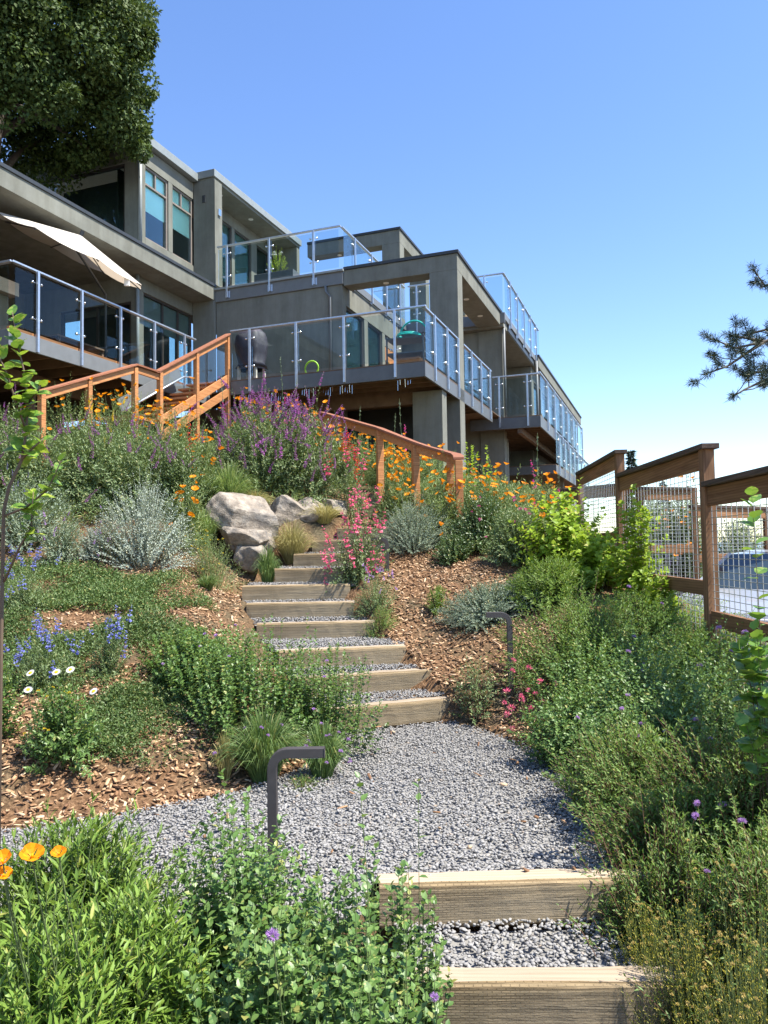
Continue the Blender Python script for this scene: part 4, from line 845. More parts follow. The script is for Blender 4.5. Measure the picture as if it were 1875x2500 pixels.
PM_ = {
 'orange': petal_mat('petal_orange', (0.75, 0.20, 0.005), (0.90, 0.36, 0.01)), 'yellow': petal_mat('petal_yellow', (0.75, 0.52, 0.01), (0.85, 0.66, 0.04)),
 'white': petal_mat('petal_white', (0.78, 0.75, 0.78), (0.85, 0.84, 0.84)), 'purple': petal_mat('petal_purple', (0.27, 0.055, 0.28), (0.47, 0.14, 0.46)),
 'magenta': petal_mat('petal_magenta', (0.55, 0.035, 0.24), (0.72, 0.10, 0.36)), 'pink': petal_mat('petal_coral_pink', (0.75, 0.085, 0.22), (0.86, 0.24, 0.34)),
 'lilac': petal_mat('petal_lilac', (0.42, 0.22, 0.55), (0.62, 0.40, 0.70)), 'blue': petal_mat('petal_blue', (0.15, 0.17, 0.55), (0.34, 0.36, 0.75)),
 'bud': petal_mat('bud_cream', (0.55, 0.42, 0.10), (0.72, 0.56, 0.24)), 'lavender': petal_mat('petal_lavender', (0.20, 0.16, 0.40), (0.34, 0.28, 0.52)), 'red': petal_mat('petal_red', (0.62, 0.03, 0.035), (0.75, 0.09, 0.07)),
}
def poppy_mesh(name, seed, openness):
    r = np.random.default_rng(seed); mb = MB()
    for k in range(4):
        a0 = k * math.pi / 2 + r.normal(0, 0.1); rows = []
        for i in range(4):
            t = i / 3.0; row = []
            for j in range(5):
                s = (j - 2) / 2.0; a = a0 + s * 0.95 * (0.5 + 0.5 * t); R = (0.10 + 0.9 * t) * (1 - 0.10 * s * s * t) * (openness + 0.02 * r.normal()); z = (t ** 1.3) * (1.25 - openness) + 0.05 * r.normal() * t
                row.append((R * math.cos(a), R * math.sin(a), z))
            rows.append(row)
        for i in range(3):
            for j in range(4): mb.face([rows[i][j], rows[i][j + 1], rows[i + 1][j + 1], rows[i + 1][j]])
    mb.tube([(0, 0, 0.02), (0, 0, 0.3)], [0.1, 0.05], 6, 1); return mb.mesh(name, [PM_['orange'], PM_['yellow']], True)
POPPY = [poppy_mesh('poppy_flower', 1, 0.95), poppy_mesh('poppy_flower', 2, 0.75), poppy_mesh('poppy_flower', 3, 0.6)]
def daisy_mesh():
    mb = MB()
    for k in range(30):
        a = 2 * math.pi * k / 30; d = Vector((math.cos(a), math.sin(a), 0)); s = Vector((-d.y, d.x, 0)); z = 0.05 if k % 2 else 0.02
        mb.face([tuple(d * 0.35), tuple(d * 0.7 + s * 0.085 + Vector((0, 0, z))), tuple(d * 1.0 + Vector((0, 0, z - 0.03))), tuple(d * 0.7 - s * 0.085 + Vector((0, 0, z)))])
    n = 10; prev = None
    for z, R in ((0.0, 0.42), (0.12, 0.36), (0.19, 0.2), (0.21, 0.02)):
        ring_ = [(R * math.cos(2 * math.pi * j / n), R * math.sin(2 * math.pi * j / n), z) for j in range(n)]
        if prev:
            for j in range(n): mb.face([prev[j], prev[(j + 1) % n], ring_[(j + 1) % n], ring_[j]], 1)
        prev = ring_
    return mb.mesh('daisy_flower', [PM_['white'], PM_['yellow']])
DAISY = daisy_mesh()
def pompom_mesh(mat, n=110, seed=2, name='flower_head'):
    r = np.random.default_rng(seed); d = unit(r.normal(0, 1, (n, 3))); d[:, 2] = np.abs(d[:, 2]) * 0.9 - 0.1
    V, T = leafset(d * 0.25, d + r.normal(0, 0.15, (n, 3)), unit(r.normal(0, 1, (n, 3))), r.uniform(0.55, 0.85, n), np.full(n, 0.14)); return np_mesh(name, V, T, mats=mat)
POMPOM = pompom_mesh(PM_['lilac']); BUDHEAD = pompom_mesh(PM_['bud'], 50, 4, 'bud_head')
def spike_mesh(name, mat, n, seed, fl=0.16, fw=0.10, t0=0.15, rad=0.05, droop=0.2, stem=GREENSTEM, kind=0, spread=1.1, bend=0.08):
    """a flower spike of unit height"""
    r = np.random.default_rng(seed); t = np.sort(r.uniform(t0, 1.0, n)); a = np.arange(n) * 2.4 + r.normal(0, 0.3, n); sc = (1.15 - 0.75 * t)
    P = np.stack([bend * t ** 2 + rad * 0.2 * np.cos(a), rad * 0.2 * np.sin(a), t], 1); out = np.stack([np.cos(a), np.sin(a), np.full(n, 0.35)], 1)
    V1, T1 = leafset(P, out, np.array([0, 0, 1.0]) + r.normal(0, 0.4, (n, 3)), fl * sc, fw * sc, kind, droop); V2, T2 = leafset(P, out + r.normal(0, 0.5, (n, 3)), r.normal(0, 1, (n, 3)), fl * sc * 0.8, fw * sc, kind, droop)
    tz = np.linspace(0, 1, 5); mb = MB().tube([(bend * q ** 2, 0, q) for q in tz], [0.012, 0.011, 0.010, 0.008, 0.004], 4)
    sv = np.array(mb.v); o = len(V1) + len(V2)
    V = np.concatenate([V1, V2, sv]); T = np.concatenate([T1, T2 + len(V1)]); Qd = np.array([f for f in mb.f if len(f) == 4]) + o
    return np_mesh(name, V, T, Qd[:-2] if False else Qd, mats=[mat, stem], mi=np.concatenate([np.zeros(len(T)), np.ones(len(Qd))]))
SPIKE = {
 'salvia': [spike_mesh('flower_spike', PM_['purple'], 40, s, 0.085, 0.05, 0.12, 0.06, bend=b_) for s, b_ in ((1, 0.1), (2, 0.3), (3, 0.2))],
 'penstemon': [spike_mesh('flower_spike', PM_['pink'], 12, s, 0.20, 0.15, 0.05, 0.12, 0.35, kind=1) for s in (4, 5)],
 'redpens': [spike_mesh('flower_spike', PM_['red'], 14, s, 0.13, 0.08, 0.1, 0.08, 0.35, kind=0) for s in (14, 15)],
 'blue': [spike_mesh('flower_spike', PM_['blue'], 13, s, 0.17, 0.14, 0.15, 0.08, 0.2, kind=0) for s in (6, 7)],
 'lupine': [spike_mesh('flower_spike', PM_['yellow'], 40, s, 0.13, 0.08, 0.1, 0.08, -0.1) for s in (8,)],
 'clarkia': [spike_mesh('flower_spike', PM_['magenta'], 15, s, 0.13, 0.12, 0.25, 0.03, 0.0, bend=0.15, kind=1) for s in (9, 10)],
 'lavender': [spike_mesh('flower_spike', PM_['lavender'], 30, s, 0.10, 0.06, 0.4, 0.04) for s in (11,)],
 'sagebud': [spike_mesh('flower_spike', LM['greygreen'], 34, s, 0.09, 0.05, 0.1, 0.03, bend=0.12) for s in (12, 13)],
 'lilac': [spike_mesh('flower_spike', PM_['lilac'], 22, s, 0.14, 0.10, 0.55, 0.05, bend=0.1) for s in (16, 17)],
}
# a single larger leaf with serrated edge, for leaves that can be picked apart
def unit_leaf(name, mat, width=0.62, serr=0.06, fold=0.16, curl=0.22):
    mb = MB(); n = 9; rows = []
    for i in range(n + 1):
        t = i / n; w = width * (math.sin(math.pi * min(1, t ** 0.78)) ** 0.85) * 0.5 * (1 - 0.15 * t) + (serr * (i % 2) if 0 < i < n else 0) * 0.5; z = -curl * t * t
        rows.append([(-w, t, z + fold * w), (0, t, z), (w, t, z + fold * w)])
    for i in range(n):
        for j in range(2): mb.face([rows[i][j], rows[i][j + 1], rows[i + 1][j + 1], rows[i + 1][j]])
    return mb.mesh(name, mat, True)
LEAF1 = {k: unit_leaf('leaf', LM[k], w) for k, w in (('mint', 0.66), ('vine', 0.82), ('lime', 0.7))}
LEAF1['bright'] = unit_leaf('leaf', LM['bright'], 0.24, 0.0, 0.2)
def place_leaf(mesh, parent, p, a, nn, L):
    a = unit(a); s = unit(np.cross(a, nn)); nn = np.cross(s, a)
    o = bpy.data.objects.new('leaf', mesh); COL.objects.link(o); o.parent = parent
    o.matrix_basis = Matrix(((s[0] * L, a[0] * L, nn[0] * L, p[0]), (s[1] * L, a[1] * L, nn[1] * L, p[1]), (s[2] * L, a[2] * L, nn[2] * L, p[2]), (0, 0, 0, 1))); return o
SEED = [100]; DENS = 1.6
def pix_z(sx, sy, d): return EYE + (1335 - 0.016 * (sx - 937) - sy) * d / FPX
def plant(name, label, cat, sx, d, hw_px, top, group=None, ry=None, shoots=120, per=14, L=0.03, W=0.012, mat='willow', t0=0.2, spread=0.9, kind=0, stem='green', stem_r=0.0025,
          base=0.35, low=0.05, lump=0.18, hvar=0.3, whorl=2, upn=0.6, flowers=(), indiv=0, indiv_key=None, h=None, sink=0.0, taper=0.45, droop=0.12, lean=0.55, extra=0):
    SEED[0] += 1; r = np.random.default_rng(SEED[0]); x, y = col_at(sx, d); z0 = gz(x, y) - sink; rx = hw_px * d / FPX; ry_ = rx if ry is None else ry
    h = (pix_z(sx, top, d) - z0) if h is None else h; h = max(h, 0.08)
    t = thing(name, label, cat, (x, y, z0), 0, group)
    shoots = int(shoots * DENS * (1.0 if d < 4.5 else 0.82)); W = W * (1.2 if d < 4.5 else 1.36); rx *= 1.08
    if d > 4.4 and mat != 'lime': kind = 0
    B, C, E = dome_shoots(r, shoots, rx, ry_, h, base, low, lean, lump, hvar)
    # follow the slope of the bed
    for Q_ in (B, C, E):
        g_ = ground(Q_[:, 0] + x, Q_[:, 1] + y) - z0; Q_[:, 2] += np.clip(g_, -0.6, 0.6) * (1.0 if Q_ is B else 0.75)
    P, A, Nn, LL, WW = shoot_leaves(r, B, C, E, per, t0, L, W, spread, whorl, kind, upn, taper, droop)
    if indiv:
        wpos = P + np.array([x, y, z0 - EYE]); key = np.linalg.norm(wpos, axis=1) - 6 * LL - 0.25 * P[:, 2]
        pick = np.argsort(key)[: indiv * 3]; pick = r.choice(pick, indiv, replace=False); keep = np.ones(len(P), bool); keep[pick] = False
        for i in pick: place_leaf(LEAF1[indiv_key], t, P[i], A[i], Nn[i], LL[i] * 1.15)
        P, A, Nn, LL, WW = P[keep], A[keep], Nn[keep], LL[keep], WW[keep]
    V, T = leafset(P, A, Nn, LL, WW, kind, droop); link('foliage', np_mesh('foliage', V, T, mats=LM[mat]), t, kind='stuff')
    SV, SQ = [], []; off = 0
    ns_ = len(B) if d < 4.5 else max(6, int(len(B) * 0.45)); v, q = tubes(B[:ns_], C[:ns_], E[:ns_], stem_r, stem_r * 0.5, 3 if d < 4.5 else 2); SV.append(v); SQ.append(q); off += len(v)
    order = np.argsort(-0.7 * (E[:, 2] / h) + r.uniform(0, 0.6, len(E)) + 0.55 * E[:, 1] / max(ry_, 0.05))
    for fl in flowers:
        meshes, cnt, size, ext, fname = fl[:5]; tilt = fl[5] if len(fl) > 5 else 0.35; zmin = fl[6] if len(fl) > 6 else 0.0
        idx = order[: max(cnt * 2, 1)]; idx = r.choice(idx, cnt, replace=cnt > len(idx)) if cnt <= len(idx) else r.choice(order, cnt)
        for k, i in enumerate(idx):
            tip = E[i]; e = r.uniform(*ext) if isinstance(ext, tuple) else ext; ax = np.array([r.normal(0, tilt) + 0.3 * tip[0] / max(rx, 0.05) * tilt, r.normal(0, tilt) - 0.25 * tilt, 1.0]); ax = ax / np.linalg.norm(ax)
            p = tip + ax * e * 0.6 + np.array([0, 0, e * 0.4]) + r.normal(0, 0.02, 3) * (1, 1, 0.3); s = size * r.uniform(0.75, 1.2)
            q_ = Vector(ax).to_track_quat('Z', 'Y').to_euler(); m = meshes[k % len(meshes)] if isinstance(meshes, (list, tuple)) else meshes
            o = link(fname, m, t, tuple(p), tuple(q_), (s, s, s)); o.rotation_mode = 'XYZ'; o.rotation_euler.rotate_axis('Z', r.uniform(0, 6.28))
            if e > 0.02:
                v, q = tubes(tip[None] - np.array([[0, 0, 0.04]]), ((tip + p) / 2)[None], p[None], stem_r * 0.7, stem_r * 0.6, 2); SV.append(v); SQ.append(q + off); off += len(v)
    sm_ = {'green': GREENSTEM, 'red': REDSTEM, 'brown': BROWNSTEM, 'pale': PALESTEM}[stem]
    link('stems', np_mesh('stems', np.concatenate(SV), Q=np.concatenate(SQ), mats=sm_), t, kind='stuff')
    return t
def grass(name, label, cat, sx, d, hw_px, top, n=500, mat='grass', W=0.004, group=None, arch=0.8, flowers=(), h=None, sink=0.0):
    SEED[0] += 1; r = np.random.default_rng(SEED[0]); x, y = col_at(sx, d); z0 = gz(x, y) - sink; R = hw_px * d / FPX; h = max(pix_z(sx, top, d) - z0, 0.1) if h is None else h
    t = thing(name, label, cat, (x, y, z0), 0, group); az = r.uniform(0, 6.28, n); w = r.uniform(0.1, 1, n) ** 0.7
    B = np.stack([0.18 * R * w * np.cos(az), 0.18 * R * w * np.sin(az), np.full(n, -0.02)], 1); hh = h * r.uniform(0.65, 1.1, n) * (1.05 - 0.35 * w)
    E = np.stack([R * w * np.cos(az + r.normal(0, 0.2, n)), R * w * np.sin(az), hh * (1 - arch * 0.5 * w ** 2)], 1); C = (B + E) / 2; C[:, 2] = hh * (1.0 + 0.15 * w); C[:, :2] = B[:, :2] * 0.5 + E[:, :2] * 0.42
    seg = 4; tt = np.linspace(0, 1, seg + 1)[None].repeat(n, 0); P, D = bez(B, C, E, tt); S = unit(np.cross(D, r.normal(0, 0.4, (n, 1, 3)) + np.array([0, 0, 1.0]))); ww = (W * (1 - 0.9 * tt ** 2))[..., None]
    V = np.stack([P - S * ww, P + S * ww], 2).reshape(-1, 3); f = [(i * 2, i * 2 + 1, i * 2 + 3, i * 2 + 2) for i in range(seg)]; Q_ = (np.array(f)[None] + (np.arange(n) * (seg + 1) * 2)[:, None, None]).reshape(-1, 4)
    link('blades', np_mesh('blades', V, Q=Q_, mats=LM[mat]), t, kind='stuff')
    for fl in flowers:
        meshes, cnt, size, fname = fl
        for k, i in enumerate(r.choice(n, cnt, replace=False)):
            m = meshes[k % len(meshes)] if isinstance(meshes, (list, tuple)) else meshes; s = size * r.uniform(0.8, 1.2); link(fname, m, t, tuple(E[i] * np.array([0.9, 0.9, 1.05])), (r.normal(0, 0.3), r.normal(0, 0.3), r.uniform(0, 6)), (s, s, s))
    return t
def cover(name, label, poly, n, mat, L, W, hgt, flowers=(), kind='stuff', cat='ground cover', shoots_per=6, dens_noise=0.0):
    """low ground cover over a patch of the bed: nobody could count it"""
    SEED[0] += 1; r = np.random.default_rng(SEED[0]); p = rand_in(poly, n)
    if dens_noise: p = p[(np.sin(p[:, 0] * 4.1 + 1) * np.sin(p[:, 1] * 3.3) + r.normal(0, 0.4, len(p))) > -dens_noise]
    n = len(p); z = ground(p[:, 0], p[:, 1]); hill = hgt * (0.55 + 0.45 * np.sin(p[:, 0] * 5.3 + 0.7) * np.sin(p[:, 1] * 4.7)); k = shoots_per
    P = np.repeat(np.column_stack([p, z + hill * r.uniform(0.2, 1, n)]), k, 0) + r.normal(0, L * 0.5, (n * k, 3)); A = unit(r.normal(0, 1, (n * k, 3)) + np.array([0, 0, 0.6])); Nn = r.normal(0, 0.6, (n * k, 3)) + np.array([0, 0, 1.0])
    V, T = leafset(P, A, Nn, L * r.uniform(0.6, 1.2, n * k), W * r.uniform(0.6, 1.2, n * k)); o = link(name, np_mesh(name, V, T, mats=LM[mat])); return tag(o, label, cat, kind=kind)
# ------------------------------------------------------------------ trees
def tree_leaves(r, centres, radii, per, L, W, mat, squash=0.8):
    n = len(centres) * per; c = np.repeat(centres, per, 0); R = np.repeat(radii, per)
    d = unit(r.normal(0, 1, (n, 3))); d[:, 2] *= squash; P = c + d * (R * r.uniform(0.55, 1.05, n) ** 0.5)[:, None]
    A = unit(d * 0.45 + r.normal(0, 0.6, (n, 3)) + np.array([0, 0, -0.2])); Nn = d * 1.2 + r.normal(0, 0.35, (n, 3)) + np.array([0, 0, 0.35])
    V, T = leafset(P, A, Nn, L * r.uniform(0.7, 1.2, n), W * r.uniform(0.7, 1.2, n)); return np_mesh('crown', V, T, mats=mat)
BARK = plain('tree_bark', (0.10, 0.085, 0.07), 0.9, var=0.35, scale=8, bmp=0.6)
ox, oy, _ = hw(-2.9, 10.6); oz = gz(ox, oy); ok = thing('oak_tree', 'dark dense evergreen oak rising behind the left wing roof', 'tree', (ox, oy, oz)); r = np.random.default_rng(5)
cx, cy = col_at(66, 17.0); cc = []
while len(cc) < 380:
    d = unit(r.normal(0, 1, 3)); k = r.uniform(0.45, 1.0) ** 0.4; p = np.array([d[0] * 2.75, d[1] * 2.3, d[2] * 4.3]) * k
    c = np.array([cx - 0.15, cy - 0.3, 13.5]) + p
    if c[2] > 11.0 + 0.2 * max(0, -(c[0] - cx)): cc.append(c)
nsh = 90
for _ in range(nsh):      # ragged outer sprays
    d = unit(r.normal(0, 1, 3)); c = np.array([cx - 0.15, cy - 0.3, 13.5]) + np.array([d[0] * 2.75, d[1] * 2.3, d[2] * 4.3]) * r.uniform(1.0, 1.16)
    if c[2] > 10.7: cc.append(c)
cc = np.array(cc) - np.array([ox, oy, oz]); rad = r.uniform(0.38, 0.72, len(cc)); rad[380:] = r.uniform(0.16, 0.34, len(cc) - 380); link('crown', tree_leaves(r, cc, rad, 380, 0.11, 0.07, LM['oak']), ok, kind='stuff')
tr = np.array([cx - 0.4 - ox, cy - oy, 14.5 - oz]); MB().tube([(0, 0, -0.3), (tr[0] * 0.3, tr[1] * 0.3, 3), (tr[0] * 0.7, tr[1] * 0.7, 6.5), tuple(tr)], [0.4, 0.33, 0.26, 0.1], 12).build('trunk', BARK, ok, smooth=True)
for k in range(16):
    c = cc[k * 7]; a = np.array([tr[0] * 0.6, tr[1] * 0.6, 5.2 + 0.2 * k]); MB().tube([tuple(a), tuple((a + c) / 2 + np.array([0, 0, 0.3])), tuple(c)], [0.12, 0.07, 0.02], 6).build('limb', BARK, ok, smooth=True)

# pine on the right, only its branch ends reach into view
def pine(label, x, y, branches, trunk_h, seed, needle=0.11):
    r = np.random.default_rng(seed); z0 = gz(x, y); t = thing('pine_tree', label, 'tree', (x, y, z0))
    MB().tube([(0, 0, -0.2), (0.1, 0.05, trunk_h * 0.5), (0, 0, trunk_h)], [0.26, 0.18, 0.05], 10).build('trunk', BARK, t, smooth=True)
    PP, AA = [], []
    for pts in branches:
        pts = [np.array(p) - np.array([x, y, z0]) for p in pts]; MB().tube([tuple(p) for p in pts], [0.03 - 0.022 * i / (len(pts) - 1) for i in range(len(pts))], 6).build('branch', BARK, t, smooth=True)
        for i in range(len(pts) - 1):
            a, b_ = pts[i], pts[i + 1]; m = max(2, int(np.linalg.norm(b_ - a) / 0.10))
            if i == 0: continue
            for k in range(m):
                p = a + (b_ - a) * (k + r.uniform()) / m; off = r.normal(0, 1, 3) * np.array([0.10, 0.16, 0.10]) + np.array([-0.03, 0, 0.05]); q = p + off
                MB().tube([tuple(p), tuple((p + q) / 2 - np.array([0, 0, 0.02])), tuple(q)], [0.008, 0.007, 0.005], 4).build('twig', BARK, t)
                PP.append(q); AA.append(unit(off + np.array([-0.06, 0, 0.06])))
        PP.append(pts[-1]); AA.append(unit(pts[-1] - pts[-2]))
    PP, AA = np.array(PP), np.array(AA); n = 120; P = np.repeat(PP, n, 0) + r.normal(0, 0.012, (len(PP) * n, 3)); A = np.repeat(AA, n, 0) * 0.55 + r.normal(0, 0.75, (len(PP) * n, 3))
    P = P + np.repeat(AA, n, 0) * r.uniform(-0.09, 0.04, (len(P), 1))
    V, T = leafset(P, A, r.normal(0, 1, P.shape), needle * r.uniform(0.6, 1.1, len(P)), np.full(len(P), 0.007), 0, 0.05); link('crown', np_mesh('needles', V, T, mats=LM['pine']), t, kind='stuff'); return t
def pp(sx, sy, d): x, y = col_at(sx, d); return (x, y, pix_z(sx, sy, d))
px, py = col_at(2080, 10)
pine('dark pine reaching two boughs in from the right against the sky', px, py, [
    [pp(2080, 760, 10), pp(1960, 800, 10), pp(1880, 830, 9.9), pp(1810, 845, 9.8), pp(1760, 824, 9.7)], [pp(1880, 830, 9.9), pp(1850, 850, 9.9), pp(1790, 890, 9.8), pp(1740, 908, 9.7)],
    [pp(2080, 860, 10), pp(1960, 890, 10), pp(1880, 925, 9.8), pp(1830, 948, 9.7), pp(1800, 966, 9.6)], [pp(1960, 890, 10), pp(1880, 905, 9.9), pp(1825, 905, 9.8)],
    [pp(2080, 600, 10), pp(1960, 660, 10), pp(1890, 690, 9.9), pp(1862, 645, 9.9)], [pp(1880, 830, 9.9), pp(1850, 822, 9.9), pp(1795, 812, 9.9)], [pp(1960, 800, 10.2), pp(1885, 800, 10.2), pp(1835, 812, 10.1)]], 8.5, 3)
# small far conifer behind the fence
def conifer(label, sx, top, d, h, w, seed):
    r = np.random.default_rng(seed); x, y = col_at(sx, d); zt = pix_z(sx, top, d); t = thing('conifer_tree', label, 'tree', (x, y, zt - h))
    MB().tube([(0, 0, 0), (0, 0, h)], [0.18, 0.02], 8).build('trunk', BARK, t); n = 5200; k = r.uniform(0, 1, n) ** 0.8; az = r.uniform(0, 6.28, n); lay = 0.65 + 0.35 * np.abs(np.sin(k * 26)); R = w * k * lay * r.uniform(0.2, 1, n) ** 0.5
    P = np.stack([R * np.cos(az), R * np.sin(az), h * (1 - k)], 1); A = np.stack([np.cos(az), np.sin(az), r.normal(-0.1, 0.3, n)], 1); V, T = leafset(P, A, r.normal(0, 1, (n, 3)), r.uniform(0.12, 0.3, n), np.full(n, 0.06)); link('crown', np_mesh('crown', V, T, mats=LM['pine']), t, kind='stuff')
conifer('small dark conifer poking up behind the fence post', 1545, 1098, 34, 8.0, 0.9, 4)
conifer('faint conifer top just above the farther fence rail', 1620, 1172, 48, 9.0, 2.2, 9)

# young sapling at the left edge
sx0, sy0 = col_at(0, 3.45); st_ = thing('sapling_tree', 'young sapling with glossy leaves at the left edge', 'tree', (sx0, sy0, gz(sx0, sy0))); so = np.array([sx0, sy0, gz(sx0, sy0)])
tp = [pp(4, 1560, 3.45), pp(6, 1400, 3.45), pp(8, 1250, 3.45), pp(20, 1190, 3.45), pp(52, 1120, 3.45), pp(62, 1050, 3.45), pp(66, 980, 3.45), pp(55, 900, 3.45), pp(38, 830, 3.45), pp(26, 755, 3.45)]
tp = [(sx0, sy0, so[2] - 0.1)] + tp
MB().tube([tuple(np.array(p) - so) for p in tp], [0.009, 0.009, 0.009, 0.008, 0.008, 0.007, 0.006, 0.005, 0.004, 0.003, 0.002], 7).build('trunk', BROWNSTEM, st_, smooth=True)
br = [[pp(62, 1050, 3.45), pp(40, 990, 3.4), pp(10, 900, 3.35), pp(-30, 820, 3.3)], [pp(10, 1420, 3.45), pp(50, 1330, 3.4), pp(75, 1290, 3.35), pp(80, 1200, 3.3)], [pp(66, 980, 3.45), pp(85, 960, 3.4), pp(100, 930, 3.4)], [pp(52, 1120, 3.45), pp(80, 1090, 3.4), pp(105, 1070, 3.4)], [pp(8, 1260, 3.45), pp(60, 1240, 3.4), pp(115, 1195, 3.35), pp(150, 1120, 3.3)]]
r = np.random.default_rng(11)
for b_ in br: MB().tube([tuple(np.array(p) - so) for p in b_], [0.006, 0.005, 0.004, 0.002][:len(b_)], 5).build('branch', BROWNSTEM, st_, smooth=True)
for line, cnt, lo in ((tp[5:], 46, 0.0), (br[0], 20, 0.2), (br[1], 16, 0.4), (br[2], 8, 0.0), (br[3], 10, 0.0), (br[4], 16, 0.25)):
    line = [np.array(p) for p in line]
    for k in range(cnt):
        s = lo + (1 - lo) * (k + r.uniform(0, 0.8)) / cnt * 0.999; f_ = s * (len(line) - 1); i = int(f_); p = line[i] + (line[i + 1] - line[i]) * (f_ - i); tan = unit(line[i + 1] - line[i])
        out = unit(np.array([r.normal(), r.normal() * 0.7, r.normal() * 0.3])); a = unit(out + tan * 0.5 + np.array([0, 0, -0.1 if s < 0.8 else 0.5])); L = r.uniform(0.06, 0.10) * (1 - 0.3 * s)
        place_leaf(LEAF1['vine'] if r.uniform() < 0.7 else LEAF1['lime'], st_, p - so, a, np.array([r.normal(0, 0.4), -0.3 + r.normal(0, 0.4), 1.0]), L)

# ------------------------------------------------------------------ parked car beyond the fence
CARPAINT, nt, b = new_mat('silver_car_paint'); b.inputs['Base Color'].default_value = (0.55, 0.57, 0.58, 1); b.inputs['Metallic'].default_value = 0.5; b.inputs['Roughness'].default_value = 0.3; b.inputs['Coat Weight'].default_value = 0.6
CARGLASS = plain('car_glass', (0.03, 0.045, 0.055), 0.08, spec=0.8, var=0.02); TYRE = plain('tyre_rubber', (0.02, 0.02, 0.02), 0.85); PLASTIC = plain('black_plastic', (0.03, 0.03, 0.032), 0.6); LIGHTG = plain('headlight_glass', (0.65, 0.68, 0.7), 0.1, spec=0.8)
ca = thing('parked_car', 'silver car parked beyond the fence at the right edge', 'car', (3.95, 9.15, 0.03), math.radians(40))
sec = [(0.0, 0.28, 0.62, 0.62, 0.70), (0.08, 0.22, 0.74, 0.74, 0.80), (0.35, 0.2, 0.86, 0.86, 0.86), (0.9, 0.2, 0.95, 0.96, 0.88), (1.25, 0.2, 0.99, 1.02, 0.89), (2.2, 0.2, 0.97, 1.0, 0.89), (3.2, 0.2, 0.98, 1.0, 0.89), (3.8, 0.22, 1.0, 1.0, 0.86), (4.1, 0.3, 0.95, 0.95, 0.80)]
body = MB(); k = 10
for x, zb, zs, zc, w in sec:
    prof = [(-w * 0.9, zb), (-w, zb + 0.12), (-w, zb + 0.38), (-w * 0.96, zs - 0.08), (-w * 0.85, zs), (w * 0.85, zs), (w * 0.96, zs - 0.08), (w, zb + 0.38), (w, zb + 0.12), (w * 0.9, zb)]
    for y, z in prof: body.v.append((x, y, z + (0.03 if abs(y) < w * 0.86 and zs == z else 0)))
for i in range(len(sec) - 1):
    for j in range(k): body.f.append((i * k + j, i * k + (j + 1) % k, (i + 1) * k + (j + 1) % k, (i + 1) * k + j)); body.m.append(0)
body.f += [tuple(range(k))[::-1], tuple((len(sec) - 1) * k + j for j in range(k))]; body.m += [0, 0]; bo_ = body.build('body', CARPAINT, ca, smooth=False, bevel=0.03)
def slab(name, pts, th, mat, parent=ca):
    return MB().face(pts).build(name, mat, parent)
ws = [(1.05, -0.76, 1.0), (1.05, 0.76, 1.0), (1.75, 0.62, 1.44), (1.75, -0.62, 1.44)]; slab('windscreen', ws, 0.01, CARGLASS)
MB().face([(1.75, -0.62, 1.44), (1.75, 0.62, 1.44), (2.4, 0.62, 1.49), (2.4, -0.62, 1.49)]).face([(2.4, -0.62, 1.49), (2.4, 0.62, 1.49), (3.3, 0.6, 1.42), (3.3, -0.6, 1.42)]).build('roof', CARPAINT, ca)
slab('rear_window', [(3.3, -0.6, 1.42), (3.3, 0.6, 1.42), (3.85, 0.7, 1.0), (3.85, -0.7, 1.0)], 0.01, CARGLASS)
for s in (-1, 1):
    w1, w2 = 0.80 * s, 0.62 * s
    for a, c in (((1.15, 1.8), (1.8, 2.35)), ((2.45, 2.45), (3.25, 3.25))):
        pass
    slab('side_window', [(1.12, w1, 1.0), (2.35, w1, 1.0), (2.35, w2, 1.47), (1.78, w2, 1.44)], 0.01, CARGLASS); slab('side_window', [(2.42, w1, 1.0), (3.75, w1, 1.0), (3.3, w2, 1.42), (2.42, w2, 1.47)], 0.01, CARGLASS)
    MB().bar((1.05, w1, 1.0), (1.75, w2, 1.44), 0.05, 0.04).bar((2.385, w1, 1.0), (2.385, w2, 1.48), 0.06, 0.03).build('pillar', CARPAINT, ca)
    MB().tube([(1.3, 0.86 * s, 1.0), (1.3, 0.95 * s, 1.03)], 0.03, 6).box(1.2, 1.36, min(0.92 * s, 1.1 * s), max(0.92 * s, 1.1 * s), 0.98, 1.12).build('mirror', PLASTIC, ca, bevel=0.02)
    MB().box(0.02, 0.26, min(0.5 * s, 0.8 * s), max(0.5 * s, 0.8 * s), 0.60, 0.72).build('headlight', LIGHTG, ca, bevel=0.02)
    for x in (0.78, 3.25):
        wl = MB().tube([(x, 0.70 * s, 0.31), (x, 0.91 * s, 0.31)], 0.31, 20).build('wheel', TYRE, ca); MB().tube([(x, 0.905 * s, 0.31), (x, 0.915 * s, 0.31)], 0.19, 14).build('rim', CHROME, wl)
MB().box(-0.01, 0.06, -0.45, 0.45, 0.42, 0.58).build('grille', PLASTIC, ca)

